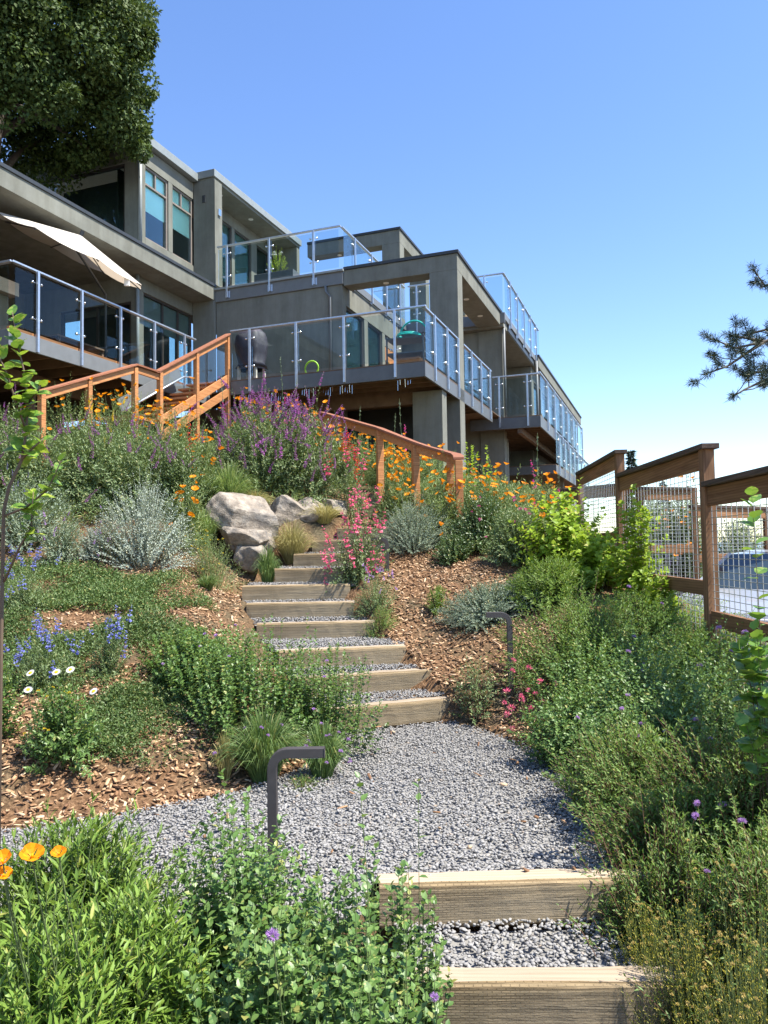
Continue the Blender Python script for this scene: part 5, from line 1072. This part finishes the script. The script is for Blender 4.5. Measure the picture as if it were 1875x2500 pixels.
# ------------------------------------------------------------------ plants: upper bank first, foreground last
GP_ = 'poppy plants on the upper bank'; GS_ = 'purple sage bushes'; GW_ = 'fine-leaved bushes on the right bank'; GM_ = 'mint-like bushes'
cover('ground_cover', 'feathery low greenery filling the upper bank below the house', [(-8.5, 10.4), (-4, 9.9), (-2.6, 10.7), (-0.9, 11.0), (-0.5, 12.2), (-0.9, 13.6), (-1.3, 15.0), (-4.0, 15.2), (-6.0, 14.0), (-8.5, 13.5)], 8500, 'poppyleaf', 0.10, 0.017, 0.22)
cover('ground_cover', 'low greenery filling the bank beneath the right-hand deck', [(0.85, 10.2), (1.4, 9.2), (2.6, 8.6), (2.8, 11.5), (3.0, 14.5), (1.0, 15.5), (-0.6, 14.2), (0.2, 12.4)], 7500, 'sage', 0.09, 0.016, 0.22)
cover('ground_cover', 'dark creeping mat below the silver bush', [(-4.3, 7.3), (-2.2, 7.5), (-1.75, 8.0), (-2.3, 8.5), (-3.3, 8.5), (-4.4, 8.9)], 9000, 'mat', 0.03, 0.014, 0.17, dens_noise=0.45)
cover('ground_cover', 'dark creeping mat spreading left of the mint at the middle of the slope', [(-3.7, 5.9), (-2.4, 5.75), (-1.5, 5.7), (-1.2, 6.6), (-1.4, 7.1), (-2.5, 7.2), (-4.0, 7.1)], 12000, 'mat', 0.03, 0.014, 0.16, dens_noise=0.15)
cover('ground_cover', 'small dark creeping mat between the daisies and the lilac grass', [(-1.95, 5.0), (-1.5, 4.95), (-1.15, 5.3), (-1.2, 5.9), (-2.0, 5.9), (-2.2, 5.5)], 5200, 'mat', 0.024, 0.012, 0.11, dens_noise=0.3)
def tall_spike(label, sx, d, top, mag=0):
    x, y = col_at(sx, d); z0 = gz(x, y); h = pix_z(sx, top, d) - z0; t = thing('tall_spike_flower', label, 'flower', (x, y, z0), random.uniform(0, 6), 'tall thin flower spikes along the top of the bank')
    link('seed_spike', SPIKE['sagebud'][sx % 2], t, (0, 0, 0), (random.uniform(-.08, .08), random.uniform(-.08, .08), 0), (0.42, 0.42, h))
    if mag: link('flower_spike', SPIKE['clarkia'][sx % 2], t, (0, 0, h * 0.28), (random.uniform(-.1, .1), 0, 1), (0.42, 0.42, h * 0.42))
for lab, sx, d, top, mag in (('thin spike with magenta flowers beside the stair newel post', 556, 12.6, 905, 1), ('tall pale bud spike in front of the covered grill', 640, 12.4, 905, 0), ('tall bud spike over magenta flowers, before the middle deck post', 697, 12.3, 872, 1), ('slim bud spike before the deck fascia right of the middle post', 712, 12.5, 915, 0),
                         ('slim bud spike leaning right over the purple sage', 765, 12.2, 945, 1), ('thin spike at the left end of the curved handrail', 840, 12.6, 1000, 0), ('thin bud spike halfway along the curved handrail', 880, 12.8, 990, 0), ('tall spike with magenta flowers before the concrete pier', 990, 13.0, 968, 1), ('thin spike just left of the pier spike', 962, 12.9, 1005, 0), ('spike with pink flowers right of the tall column', 1160, 11.4, 1100, 1),
                         ('slender spike curving up to the lower right deck', 1310, 11.2, 1055, 1), ('short magenta spike left of the post of the lower right deck', 1368, 11.0, 1150, 1), ('short magenta spike at the end of the curved handrail', 1060, 10.6, 1195, 1)): tall_spike(lab, sx, d, top, mag)
POP = lambda n, s=0.052: (POPPY, int(n * 2.6), s, (0.03, 0.17), 'poppy_flower', 0.45)
pk = dict(name='poppy_plant', cat='poppy', group=GP_, shoots=150, per=18, L=0.085, W=0.013, mat='poppyleaf', spread=0.8, hvar=0.5)
for lab, sx, d, hw_, top, n in (('orange poppies at the foot of the wooden stair', 165, 12.4, 110, 965, 9), ('orange poppies under the stair landing posts', 300, 12.5, 110, 968, 14), ('orange poppies beneath the upper stair flight', 430, 12.2, 90, 1000, 14), ('few poppies between the stair and the tall grass', 500, 11.2, 70, 1080, 7),
                            ('poppies mixed behind the strong purple sage', 715, 12.9, 110, 1000, 16), ('poppies left of the middle handrail post', 830, 12.4, 60, 1060, 12), ('dense poppies behind the curved handrail between its posts', 948, 12.5, 70, 1090, 20), ('dense poppies below the curved handrail', 1003, 11.9, 62, 1110, 16), ('poppies at the curved handrail end post', 1135, 10.7, 80, 1145, 14),
                            ('poppies right of the handrail before the dark wall', 1225, 10.5, 90, 1165, 14), ('poppies farthest right next to the lime vine', 1320, 10.1, 90, 1180, 10), ('poppies at the back below the covered grill', 610, 13.4, 90, 985, 10), ('poppies at the back left of the curved handrail', 790, 13.4, 80, 1010, 12), ('poppies at the back behind the handrail, before the pier', 905, 13.6, 80, 1060, 12), ('poppies in front of the tall concrete column', 1050, 13.2, 90, 1105, 12), ('poppies spilling before the handrail end post', 1062, 10.35, 66, 1165, 9), ('poppies before the middle handrail posts', 962, 11.0, 56, 1165, 9), ('single sparse poppies above the yellow daisies', 455, 9.7, 60, 1200, 5), ('poppies under the dark shrub on the right', 1300, 9.4, 70, 1240, 4)):
    k = dict(pk); plant(label=lab, sx=sx, d=d, hw_px=hw_, top=top - (22 if sx < 700 else 8), flowers=[POP(n)], **k)
plant('lupine', 'yellow lupine spikes at the wooden stair', 'lupine', 275, 11.9, 100, 985, shoots=120, per=14, L=0.05, W=0.012, mat='sage', flowers=[(SPIKE['lupine'], 14, 0.17, (0.0, 0.05), 'flower_spike', 0.2)])
sg = dict(name='sage_bush', cat='sage', group=GS_, per=20, L=0.085, W=0.021, mat='sage', spread=0.9)
for lab, sx, d, hw_, top, n, sh, sz in (('strongest purple sage bush at the top centre', 640, 11.5, 120, 990, 60, 260, 0.26), ('purple sage leaning right toward the red penstemon', 745, 11.6, 100, 1010, 50, 220, 0.26), ('purple sage left of the stair newel', 575, 12.0, 60, 1040, 14, 140, 0.22),
                                    ('large green sage with a few purple spikes under the stair', 345, 10.7, 130, 1050, 16, 320, 0.22), ('broad green sage behind the silver bush', 215, 10.9, 120, 1040, 12, 320, 0.2), ('green sage right of the silver bush', 455, 10.5, 75, 1080, 6, 200, 0.18), ('sage with magenta spikes at the left edge', 45, 10.7, 120, 1040, 18, 300, 0.2), ('pale sage behind the sapling at the upper left', 30, 12.0, 120, 1000, 8, 240, 0.18)):
    k = dict(sg); plant(label=lab, sx=sx, d=d, hw_px=hw_ * 1.1, top=top - 15, shoots=sh, flowers=[(SPIKE['salvia'], int(n * 1.5), sz * 1.2, (0.0, 0.05), 'flower_spike', 0.5)], **k)
plant('herb_bush', 'soft grey-green herb at the left edge below the sage', 'herb', 60, 9.4, 115, 1175, shoots=320, per=18, L=0.06, W=0.014, mat='greygreen', flowers=[(SPIKE['lavender'], 10, 0.14, (0, 0.05), 'flower_spike', 0.3)])
plant('herb_bush', 'grey-green herb with pink haze left of the silver bush', 'herb', 150, 8.9, 60, 1270, shoots=160, per=16, L=0.05, W=0.012, mat='greygreen', flowers=[(SPIKE['lilac'], 8, 0.14, (0, 0.05), 'flower_spike', 0.3)])
grass('tuft_grass', 'arching light green grass above the boulders', 'grass', 560, 10.7, 95, 1120, 900, 'grass', 0.0035)
grass('tuft_grass', 'short straw grass draped over the largest boulder', 'grass', 622, 10.75, 60, 1190, 500, 'strawgrass', 0.003)
grass('tuft_grass', 'golden grass spilling right of the boulders onto the steps', 'grass', 712, 10.2, 75, 1265, 800, 'strawgrass', 0.003, sink=0.05)
grass('tuft_grass', 'golden grass between the boulders and the pink penstemon', 'grass', 790, 10.9, 70, 1225, 700, 'strawgrass', 0.003)
grass('tuft_grass', 'dark green grass clump at the foot of the boulders', 'grass', 652, 9.62, 44, 1325, 600, 'darkgrass', 0.003)
grass('tuft_grass', 'green grass tuft left of the boulder stack', 'grass', 500, 9.9, 60, 1235, 500, 'grass', 0.003)
grass('tuft_grass', 'small grass tuft on the left shoulder of the steps', 'grass', 505, 8.7, 42, 1400, 420, 'darkgrass', 0.003)
YB = pompom_mesh(PM_['yellow'], 40, 8, 'flower_head'); PKH = pompom_mesh(PM_['pink'], 30, 9, 'flower_head'); MGH = pompom_mesh(PM_['magenta'], 26, 10, 'flower_head')
plant('yellow_daisy_plant', 'loose plant with tiny yellow flowers left of the boulders', 'flower', 515, 9.1, 75, 1300, shoots=150, per=16, L=0.05, W=0.006, mat='poppyleaf', flowers=[(YB, 24, 0.014, (0.02, 0.08), 'flower_head')])
plant('silver_bush', 'silver artemisia bush in the middle of the left slope', 'bush', 350, 9.0, 125, 1175, shoots=420, per=24, L=0.036, W=0.014, mat='silver', stem='pale', spread=0.9, hvar=0.4)
plant('silver_bush', 'small silver artemisia left of the larger one', 'bush', 235, 9.1, 65, 1285, shoots=180, per=20, L=0.036, W=0.014, mat='silver', stem='pale')
plant('herb_bush', 'dull purple-green herb in front of the silver bush', 'herb', 265, 8.85, 40, 1270, shoots=110, per=18, L=0.025, W=0.007, mat='sage', stem='red', flowers=[(SPIKE['lilac'], 10, 0.1, (0, 0.04), 'flower_spike', 0.3)])
PEN = lambda n, s: (SPIKE['penstemon'], n, s, (0.0, 0.06), 'flower_spike', 0.18)
plant('penstemon', 'coral pink penstemon standing on the upper steps', 'penstemon', 872, 9.25, 78, 1225, shoots=110, per=20, L=0.06, W=0.02, mat='sage', flowers=[PEN(40, 0.22)], hvar=0.75)
plant('penstemon', 'red penstemon between the purple sage and the poppies', 'penstemon', 852, 11.3, 55, 1110, shoots=80, per=14, L=0.05, W=0.014, mat='sage', flowers=[(SPIKE['redpens'], 12, 0.34, (0, 0.05), 'flower_spike', 0.15), PEN(6, 0.3)])
plant('penstemon', 'thin red penstemon stalks over the left green sage', 'penstemon', 468, 10.9, 30, 1080, shoots=20, per=10, L=0.05, W=0.012, mat='sage', flowers=[(SPIKE['redpens'], 6, 0.3, (0, 0.05), 'flower_spike', 0.15)])
plant('grey_dome_bush', 'rounded blue-grey bush right of the pink penstemon', 'bush', 1008, 10.1, 104, 1225, shoots=560, per=24, L=0.036, W=0.011, mat='greygreen', stem='pale', lump=0.08, hvar=0.25)
plant('dark_shrub', 'dark green leafy shrub right of the blue-grey dome', 'shrub', 1175, 9.9, 92, 1200, shoots=320, per=20, L=0.05, W=0.022, mat='dark', kind=0, flowers=[(MGH, 4, 0.03, (0.02, 0.06), 'flower_head')])
plant('dark_shrub', 'small dark shrub at the mulch edge beside the dome bush', 'shrub', 1105, 9.5, 50, 1300, shoots=160, per=16, L=0.04, W=0.018, mat='dark')
plant('leafy_shrub', 'mid green shrub with magenta flowers before the lime vine', 'shrub', 1265, 9.1, 85, 1225, shoots=280, per=18, L=0.055, W=0.016, mat='sage', flowers=[(MGH, 9, 0.032, (0.02, 0.08), 'flower_head', 0.4)])
for lab, sx, d, hw_, top, sh in (('lime green vine mass below the lower right deck', 1375, 8.7, 105, 1190, 130), ('lime vine filling the corner by the fence', 1450, 8.1, 85, 1300, 110), ('tall lime vine shoots climbing the fence', 1545, 7.5, 68, 1215, 60), ('drooping lime vine at the bottom fence rail', 1602, 6.9, 50, 1405, 30)):
    plant('fence_vine', lab, 'vine', sx, d, hw_, top, 'lime vines along the fence', shoots=sh, per=16, L=0.075, W=0.058, mat='lime', kind=1, t0=0.15, spread=1.2, stem='red', upn=0.3, taper=0.3, hvar=0.55, whorl=1)
plant('young_shoot', 'lime leafy shoot right of the tall concrete column', 'sapling', 1152, 11.1, 26, 1062, shoots=10, per=22, L=0.07, W=0.05, mat='lime', kind=1, t0=0.1, spread=1.1, whorl=1)
plant('young_shoot', 'shorter lime shoot below the main deck corner', 'sapling', 1198, 11.0, 24, 1095, shoots=8, per=20, L=0.07, W=0.05, mat='lime', kind=1, t0=0.1, spread=1.1, whorl=1)
plant('leafy_shrub', 'bright feathery green shrub under the lime vine', 'shrub', 1335, 7.7, 105, 1360, shoots=240, per=18, L=0.075, W=0.013, mat='bright')
plant('herb_bush', 'pale grey-green herb at the right mulch edge', 'herb', 1175, 7.8, 105, 1425, shoots=420, per=20, L=0.038, W=0.012, mat='greygreen', stem='pale', hvar=0.5)
plant('herb_bush', 'pale wispy herb behind the middle path light', 'herb', 1285, 7.9, 100, 1405, shoots=380, per=20, L=0.038, W=0.012, mat='greygreen', stem='pale', hvar=0.5)
plant('catmint', 'lilac catmint on the right edge of the steps', 'herb', 912, 8.45, 62, 1410, shoots=140, per=16, L=0.03, W=0.008, mat='sage', flowers=[(SPIKE['lilac'], 16, 0.14, (0, 0.06), 'flower_spike', 0.4)])
plant('catmint', 'brownish drying catmint below the lilac one', 'herb', 922, 8.05, 50, 1480, shoots=140, per=16, L=0.028, W=0.006, mat='willow', stem='red')
plant('moss_clump', 'pale yellow-green clump on the step edge', 'moss', 858, 7.8, 58, 1520, shoots=420, per=8, L=0.02, W=0.006, mat='gold', h=0.13)
plant('leafy_shrub', 'small green plant alone on the right mulch', 'shrub', 1064, 8.2, 32, 1430, shoots=60, per=16, L=0.04, W=0.010, mat='bright')
plant('leafy_shrub', 'low sprawling green plant at the right mulch foot', 'shrub', 1150, 6.5, 60, 1600, shoots=70, per=14, L=0.04, W=0.012, mat='sage', stem='red')
# beyond the fence
plant('flowering_shrub', 'tall shrub with orange flowers beyond both fences', 'shrub', 1668, 13.6, 66, 1205, shoots=420, per=20, L=0.09, W=0.032, mat='sage', flowers=[POP(14, 0.05)])
plant('lavender', 'lavender mound just behind the farther fence', 'lavender', 1600, 12.4, 46, 1345, shoots=200, per=10, L=0.05, W=0.005, mat='greygreen', flowers=[(SPIKE['lavender'], 50, 0.22, (0, 0.03), 'flower_spike', 0.2)])
plant('lavender', 'lavender row behind the lower fence rail', 'lavender', 1690, 9.5, 48, 1445, shoots=200, per=10, L=0.05, W=0.005, mat='greygreen', flowers=[(SPIKE['lavender'], 50, 0.2, (0, 0.03), 'flower_spike', 0.2)])
plant('flowering_shrub', 'loose green shrub beyond the car', 'shrub', 1800, 14.4, 80, 1275, shoots=260, per=18, L=0.09, W=0.03, mat='sage')
plant('flowering_shrub', 'wide green shrub behind the small conifer gap beyond the fence', 'shrub', 1590, 14.5, 60, 1215, shoots=300, per=18, L=0.09, W=0.03, mat='sage', flowers=[POP(5, 0.05)])
# blue penstemon, daisies, mint, lilac grass on the left bed
for lab, sx, d, hw_, top, n in (('blue penstemon at the left edge above the dark mat', 65, 7.4, 62, 1380, 14), ('blue penstemon cluster above the white daisies', 110, 5.9, 82, 1560, 15), ('few blue penstemon stalks right of the daisy plant', 262, 6.1, 42, 1540, 7)):
    plant('blue_penstemon', lab, 'penstemon', sx, d, hw_, top, 'blue penstemon on the left bed', shoots=90, per=14, L=0.05, W=0.009, mat='sage', flowers=[(SPIKE['blue'], int(n * 1.8), 0.15, (0, 0.10), 'flower_spike', 0.25)])
dz = plant('daisy_plant', 'clump with white yellow-eyed daisies on the left bed', 'daisy', 150, 4.95, 100, 1665, shoots=120, per=20, L=0.055, W=0.018, mat='mint', kind=1, spread=1.0, flowers=[(YB, 8, 0.012, (0.02, 0.05), 'bud')])
plant('mint_bush', 'mint-like bush cut by the left edge beside the daisies', 'bush', -15, 5.1, 62, 1600, GM_, shoots=110, per=18, L=0.04, W=0.024, mat='mint', kind=1, spread=1.1)
for lab, sx, d, hw_, top, sh in (('mint-like bush reaching over the lowest upper steps', 775, 5.75, 135, 1560, 190), ('mint-like bush left of the steps behind the lilac grass', 610, 5.65, 160, 1540, 220), ('mint-like bush at the left of the step-side group', 480, 6.1, 125, 1530, 160)):
    plant('mint_bush', lab, 'bush', sx, d, hw_, top, GM_, shoots=sh, per=20, L=0.046, W=0.027, mat='mint', kind=1, spread=1.1, hvar=0.5, upn=1.2, base=0.75, low=0.3, flowers=[(POMPOM, 3, 0.016, (0.01, 0.04), 'flower_head')])
grass('lilac_grass', 'dark grassy clump with lilac flower heads by the pebble landing', 'flower', 640, 5.1, 135, 1715, 1000, 'darkgrass', 0.003, flowers=[(POMPOM, 12, 0.018, 'flower_head')])
grass('lilac_grass', 'smaller grassy clump with pink-lilac heads at the pebbles', 'flower', 780, 5.15, 85, 1740, 600, 'darkgrass', 0.003, flowers=[(POMPOM, 14, 0.016, 'flower_head')])
grass('tuft_grass', 'dry straw grass beside the lilac grassy clump', 'grass', 545, 5.05, 48, 1770, 160, 'strawgrass', 0.003)
plant('small_herb', 'small reddish herb at the pebble edge behind the near path light', 'herb', 735, 4.95, 48, 1815, shoots=80, per=12, L=0.02, W=0.006, mat='willow', stem='red', h=0.13)
# right bank
wl = dict(name='willowy_bush', cat='bush', group=GW_, per=22, L=0.048, W=0.013, mat='willow', stem='red', spread=0.85, hvar=0.45, stem_r=0.002, upn=1.4, base=0.5, low=0.35, lump=0.3, lean=0.35)
for lab, sx, d, hw_, top, sh in (('fine-leaved bush beneath the lime vine at the fence', 1560, 6.7, 190, 1470, 300), ('fine-leaved bush right of the middle path light', 1390, 6.5, 140, 1480, 280), ('fine-leaved bush at the near fence post foot', 1690, 5.8, 150, 1545, 260),
                             ('fine-leaved bush leaning over the pebbles at the right', 1545, 4.2, 175, 1780, 380), ('fine-leaved bush low at the right edge', 1800, 3.7, 230, 1800, 420), ('fine-leaved bush overhanging the near timber steps', 1655, 3.6, 195, 1930, 380), ('fine-leaved bush at the right edge above the golden plants', 1850, 3.05, 210, 2060, 340), ('fine-leaved bush above the golden plants beside the second step', 1590, 3.35, 110, 2080, 180)):
    plant(label=lab, sx=sx, d=d, hw_px=hw_ * 1.15, top=top - 15, shoots=int(sh * 1.25), flowers=[(POMPOM, 2, 0.02, (0.02, 0.06), 'flower_head')], **wl)
plant('arching_herb', 'thin arching twigs reaching over the right end of the near steps', 'herb', 1610, 3.4, 215, 2010, shoots=22, per=14, L=0.04, W=0.012, mat='willow', stem='red', hvar=0.7, low=0.6, t0=0.4, upn=1.2)
mr_ = dict(name='mint_bush', cat='bush', group=GM_, per=18, L=0.044, W=0.022, mat='mint', kind=1, spread=1.1, hvar=0.45, upn=1.3, base=0.55, low=0.4, lump=0.3, lean=0.35)
for lab, sx, d, hw_, top, sh in (('mint-like bush at the right of the pebble landing', 1385, 5.3, 115, 1680, 150), ('mint-like bush farther up the right bank behind the pink stalks', 1440, 5.9, 150, 1570, 170), ('mint-like bush in the middle of the right bank', 1570, 5.2, 190, 1590, 230), ('mint-like bush left of the vine at the right edge', 1730, 4.6, 190, 1620, 230), ('mint-like bush low above the overhanging branches', 1560, 4.7, 150, 1700, 170), ('mint-like bush at the right edge under the vine', 1840, 4.1, 150, 1700, 170)):
    plant(label=lab, sx=sx, d=d, hw_px=hw_ * 1.2, top=top - 15, shoots=int(sh * 1.35), flowers=[(POMPOM, 3, 0.02, (0.02, 0.05), 'flower_head')], **mr_)
plant('pink_clarkia', 'stalks of hot pink flowers on the right bank', 'flower', 1285, 5.75, 66, 1570, shoots=14, per=14, L=0.035, W=0.008, mat='willow', stem='red', hvar=0.7, low=0.3, flowers=[(PKH, 16, 0.036, (0.0, 0.03), 'flower_head', 0.6)])
plant('edge_vine', 'broad-leaved vine hanging at the right edge', 'vine', 1858, 3.5, 105, 1400, None, shoots=9, per=15, L=0.10, W=0.082, mat='vine', kind=1, t0=0.5, spread=1.2, lean=0.2, whorl=1, stem='brown', upn=0.3, taper=0.3, indiv=110, indiv_key='vine', hvar=0.45, base=0.25)
gd = dict(name='golden_plant', cat='plant', group='golden budded plants by the near steps', per=20, L=0.02, W=0.005, mat='gold', stem='green', spread=0.7, hvar=0.35, stem_r=0.0015)
plant(label='small golden budded plant between the two near steps', sx=1545, d=3.22, hw_px=80, top=2185, shoots=200, flowers=[(BUDHEAD, 60, 0.009, (0.0, 0.02), 'bud_head')], **gd)
plant(label='golden budded plant at the right end of the second timber step', sx=1650, d=2.95, hw_px=150, top=2190, shoots=320, flowers=[(BUDHEAD, 110, 0.009, (0.0, 0.02), 'bud_head')], **gd)
plant(label='golden budded plant in the bottom right corner', sx=1790, d=2.55, hw_px=210, top=2260, shoots=360, flowers=[(BUDHEAD, 150, 0.009, (0.0, 0.02), 'bud_head')], **gd)
# foreground left
br_ = dict(name='bright_bush', cat='bush', group='bright green bushes in the lower left corner', per=18, L=0.078, W=0.0165, mat='bright', kind=1, spread=0.8, whorl=1, hvar=0.35, stem_r=0.003)
plant(label='bright narrow-leaved bush below the pebble path at the left', sx=170, d=2.9, hw_px=250, top=2005, shoots=300, indiv=70, indiv_key='bright', **br_)
plant(label='bright narrow-leaved bush next to the near mint', sx=340, d=2.5, hw_px=180, top=2150, shoots=260, indiv=70, indiv_key='bright', **br_)
b3 = plant(label='bright narrow-leaved bush nearest in the lower left corner', sx=90, d=2.2, hw_px=260, top=2230, shoots=340, indiv=90, indiv_key='bright', **br_)
mk = dict(name='near_mint_bush', cat='bush', group='near mint bushes at the bottom', per=18, L=0.052, W=0.032, mat='mint', kind=1, spread=1.2, hvar=0.6, upn=0.9, base=0.55, stem_r=0.0022, indiv_key='mint')
plant(label='near mint with tall stems around the path light', sx=600, d=2.95, hw_px=230, top=1990, shoots=150, indiv=60, **mk)
plant(label='near mint left of the second timber step', sx=830, d=2.8, hw_px=175, top=2110, shoots=140, indiv=60, **mk)
m3 = plant(label='near mint below the path light with a lilac head', sx=640, d=2.4, hw_px=230, top=2190, shoots=220, indiv=80, **mk)
plant(label='near mint at the left end of the second timber step', sx=985, d=2.85, hw_px=105, top=2085, shoots=90, indiv=30, **mk)
plant(label='lowest near mint at the bottom edge on the nearest step', sx=960, d=2.2, hw_px=120, top=2370, shoots=90, indiv=40, **mk)
m4 = plant(label='near mint spilling over the nearest timber step', sx=925, d=2.4, hw_px=185, top=2260, shoots=130, indiv=60, **mk)
def add_flower(t, mesh, name, sx, sy, d, size, tilt=(0.3, -0.4)):
    p = Vector(pp(sx, sy, d)) - t.location; link(name, mesh, t, tuple(p), tuple(Vector((tilt[0], tilt[1], 1)).to_track_quat('Z', 'Y').to_euler()), (size,) * 3)
    MB().tube([(p.x + 0.02, p.y + 0.1, p.z - 0.35), (p.x + 0.01, p.y + 0.02, p.z - 0.12), tuple(p)], 0.0022, 5).build('flower_stem', GREENSTEM, t)
add_flower(m3, POMPOM, 'flower_head', 655, 2262, 2.15, 0.024); add_flower(m4, POMPOM, 'flower_head', 1038, 2404, 2.2, 0.016)
for sx, sy, s in ((82, 2068, 0.040), (146, 2062, 0.026), (12, 2080, 0.036), (14, 2112, 0.028)): add_flower(b3, POPPY[1], 'poppy_flower', sx, sy + 10, 2.0, s, (random.uniform(-.3, .3), -0.5))
for sx, sy in ((75, 1640), (138, 1638), (70, 1680), (228, 1684), (172, 1632)): add_flower(dz, DAISY, 'daisy_flower', sx, sy, 4.75, 0.028, (random.uniform(-.4, .4), -0.8))
# plant in the upper terrace planter
SEED[0] += 1
pl_ = hthing('potted_shrub', 'airy shrub with white blossoms in the terrace planter', 'shrub', 3.15, 5.05, 8.98); r = np.random.default_rng(77)
B, C, E = dome_shoots(r, 40, 0.3, 0.3, 0.65, 0.4); P, A, Nn, LL, WW = shoot_leaves(r, B, C, E, 12, 0.3, 0.06, 0.025); V, T = leafset(P, A, Nn, LL, WW); link('foliage', np_mesh('foliage', V, T, mats=LM['lime']), pl_, kind='stuff')
v, q = tubes(B, C, E, 0.004, 0.002); link('stems', np_mesh('stems', v, Q=q, mats=GREENSTEM), pl_, kind='stuff')
WH = pompom_mesh(PM_['white'], 30, 21, 'flower_head')
for i in range(7): link('flower_head', WH, pl_, tuple(E[i] * 1.05), scale=(0.05,) * 3)
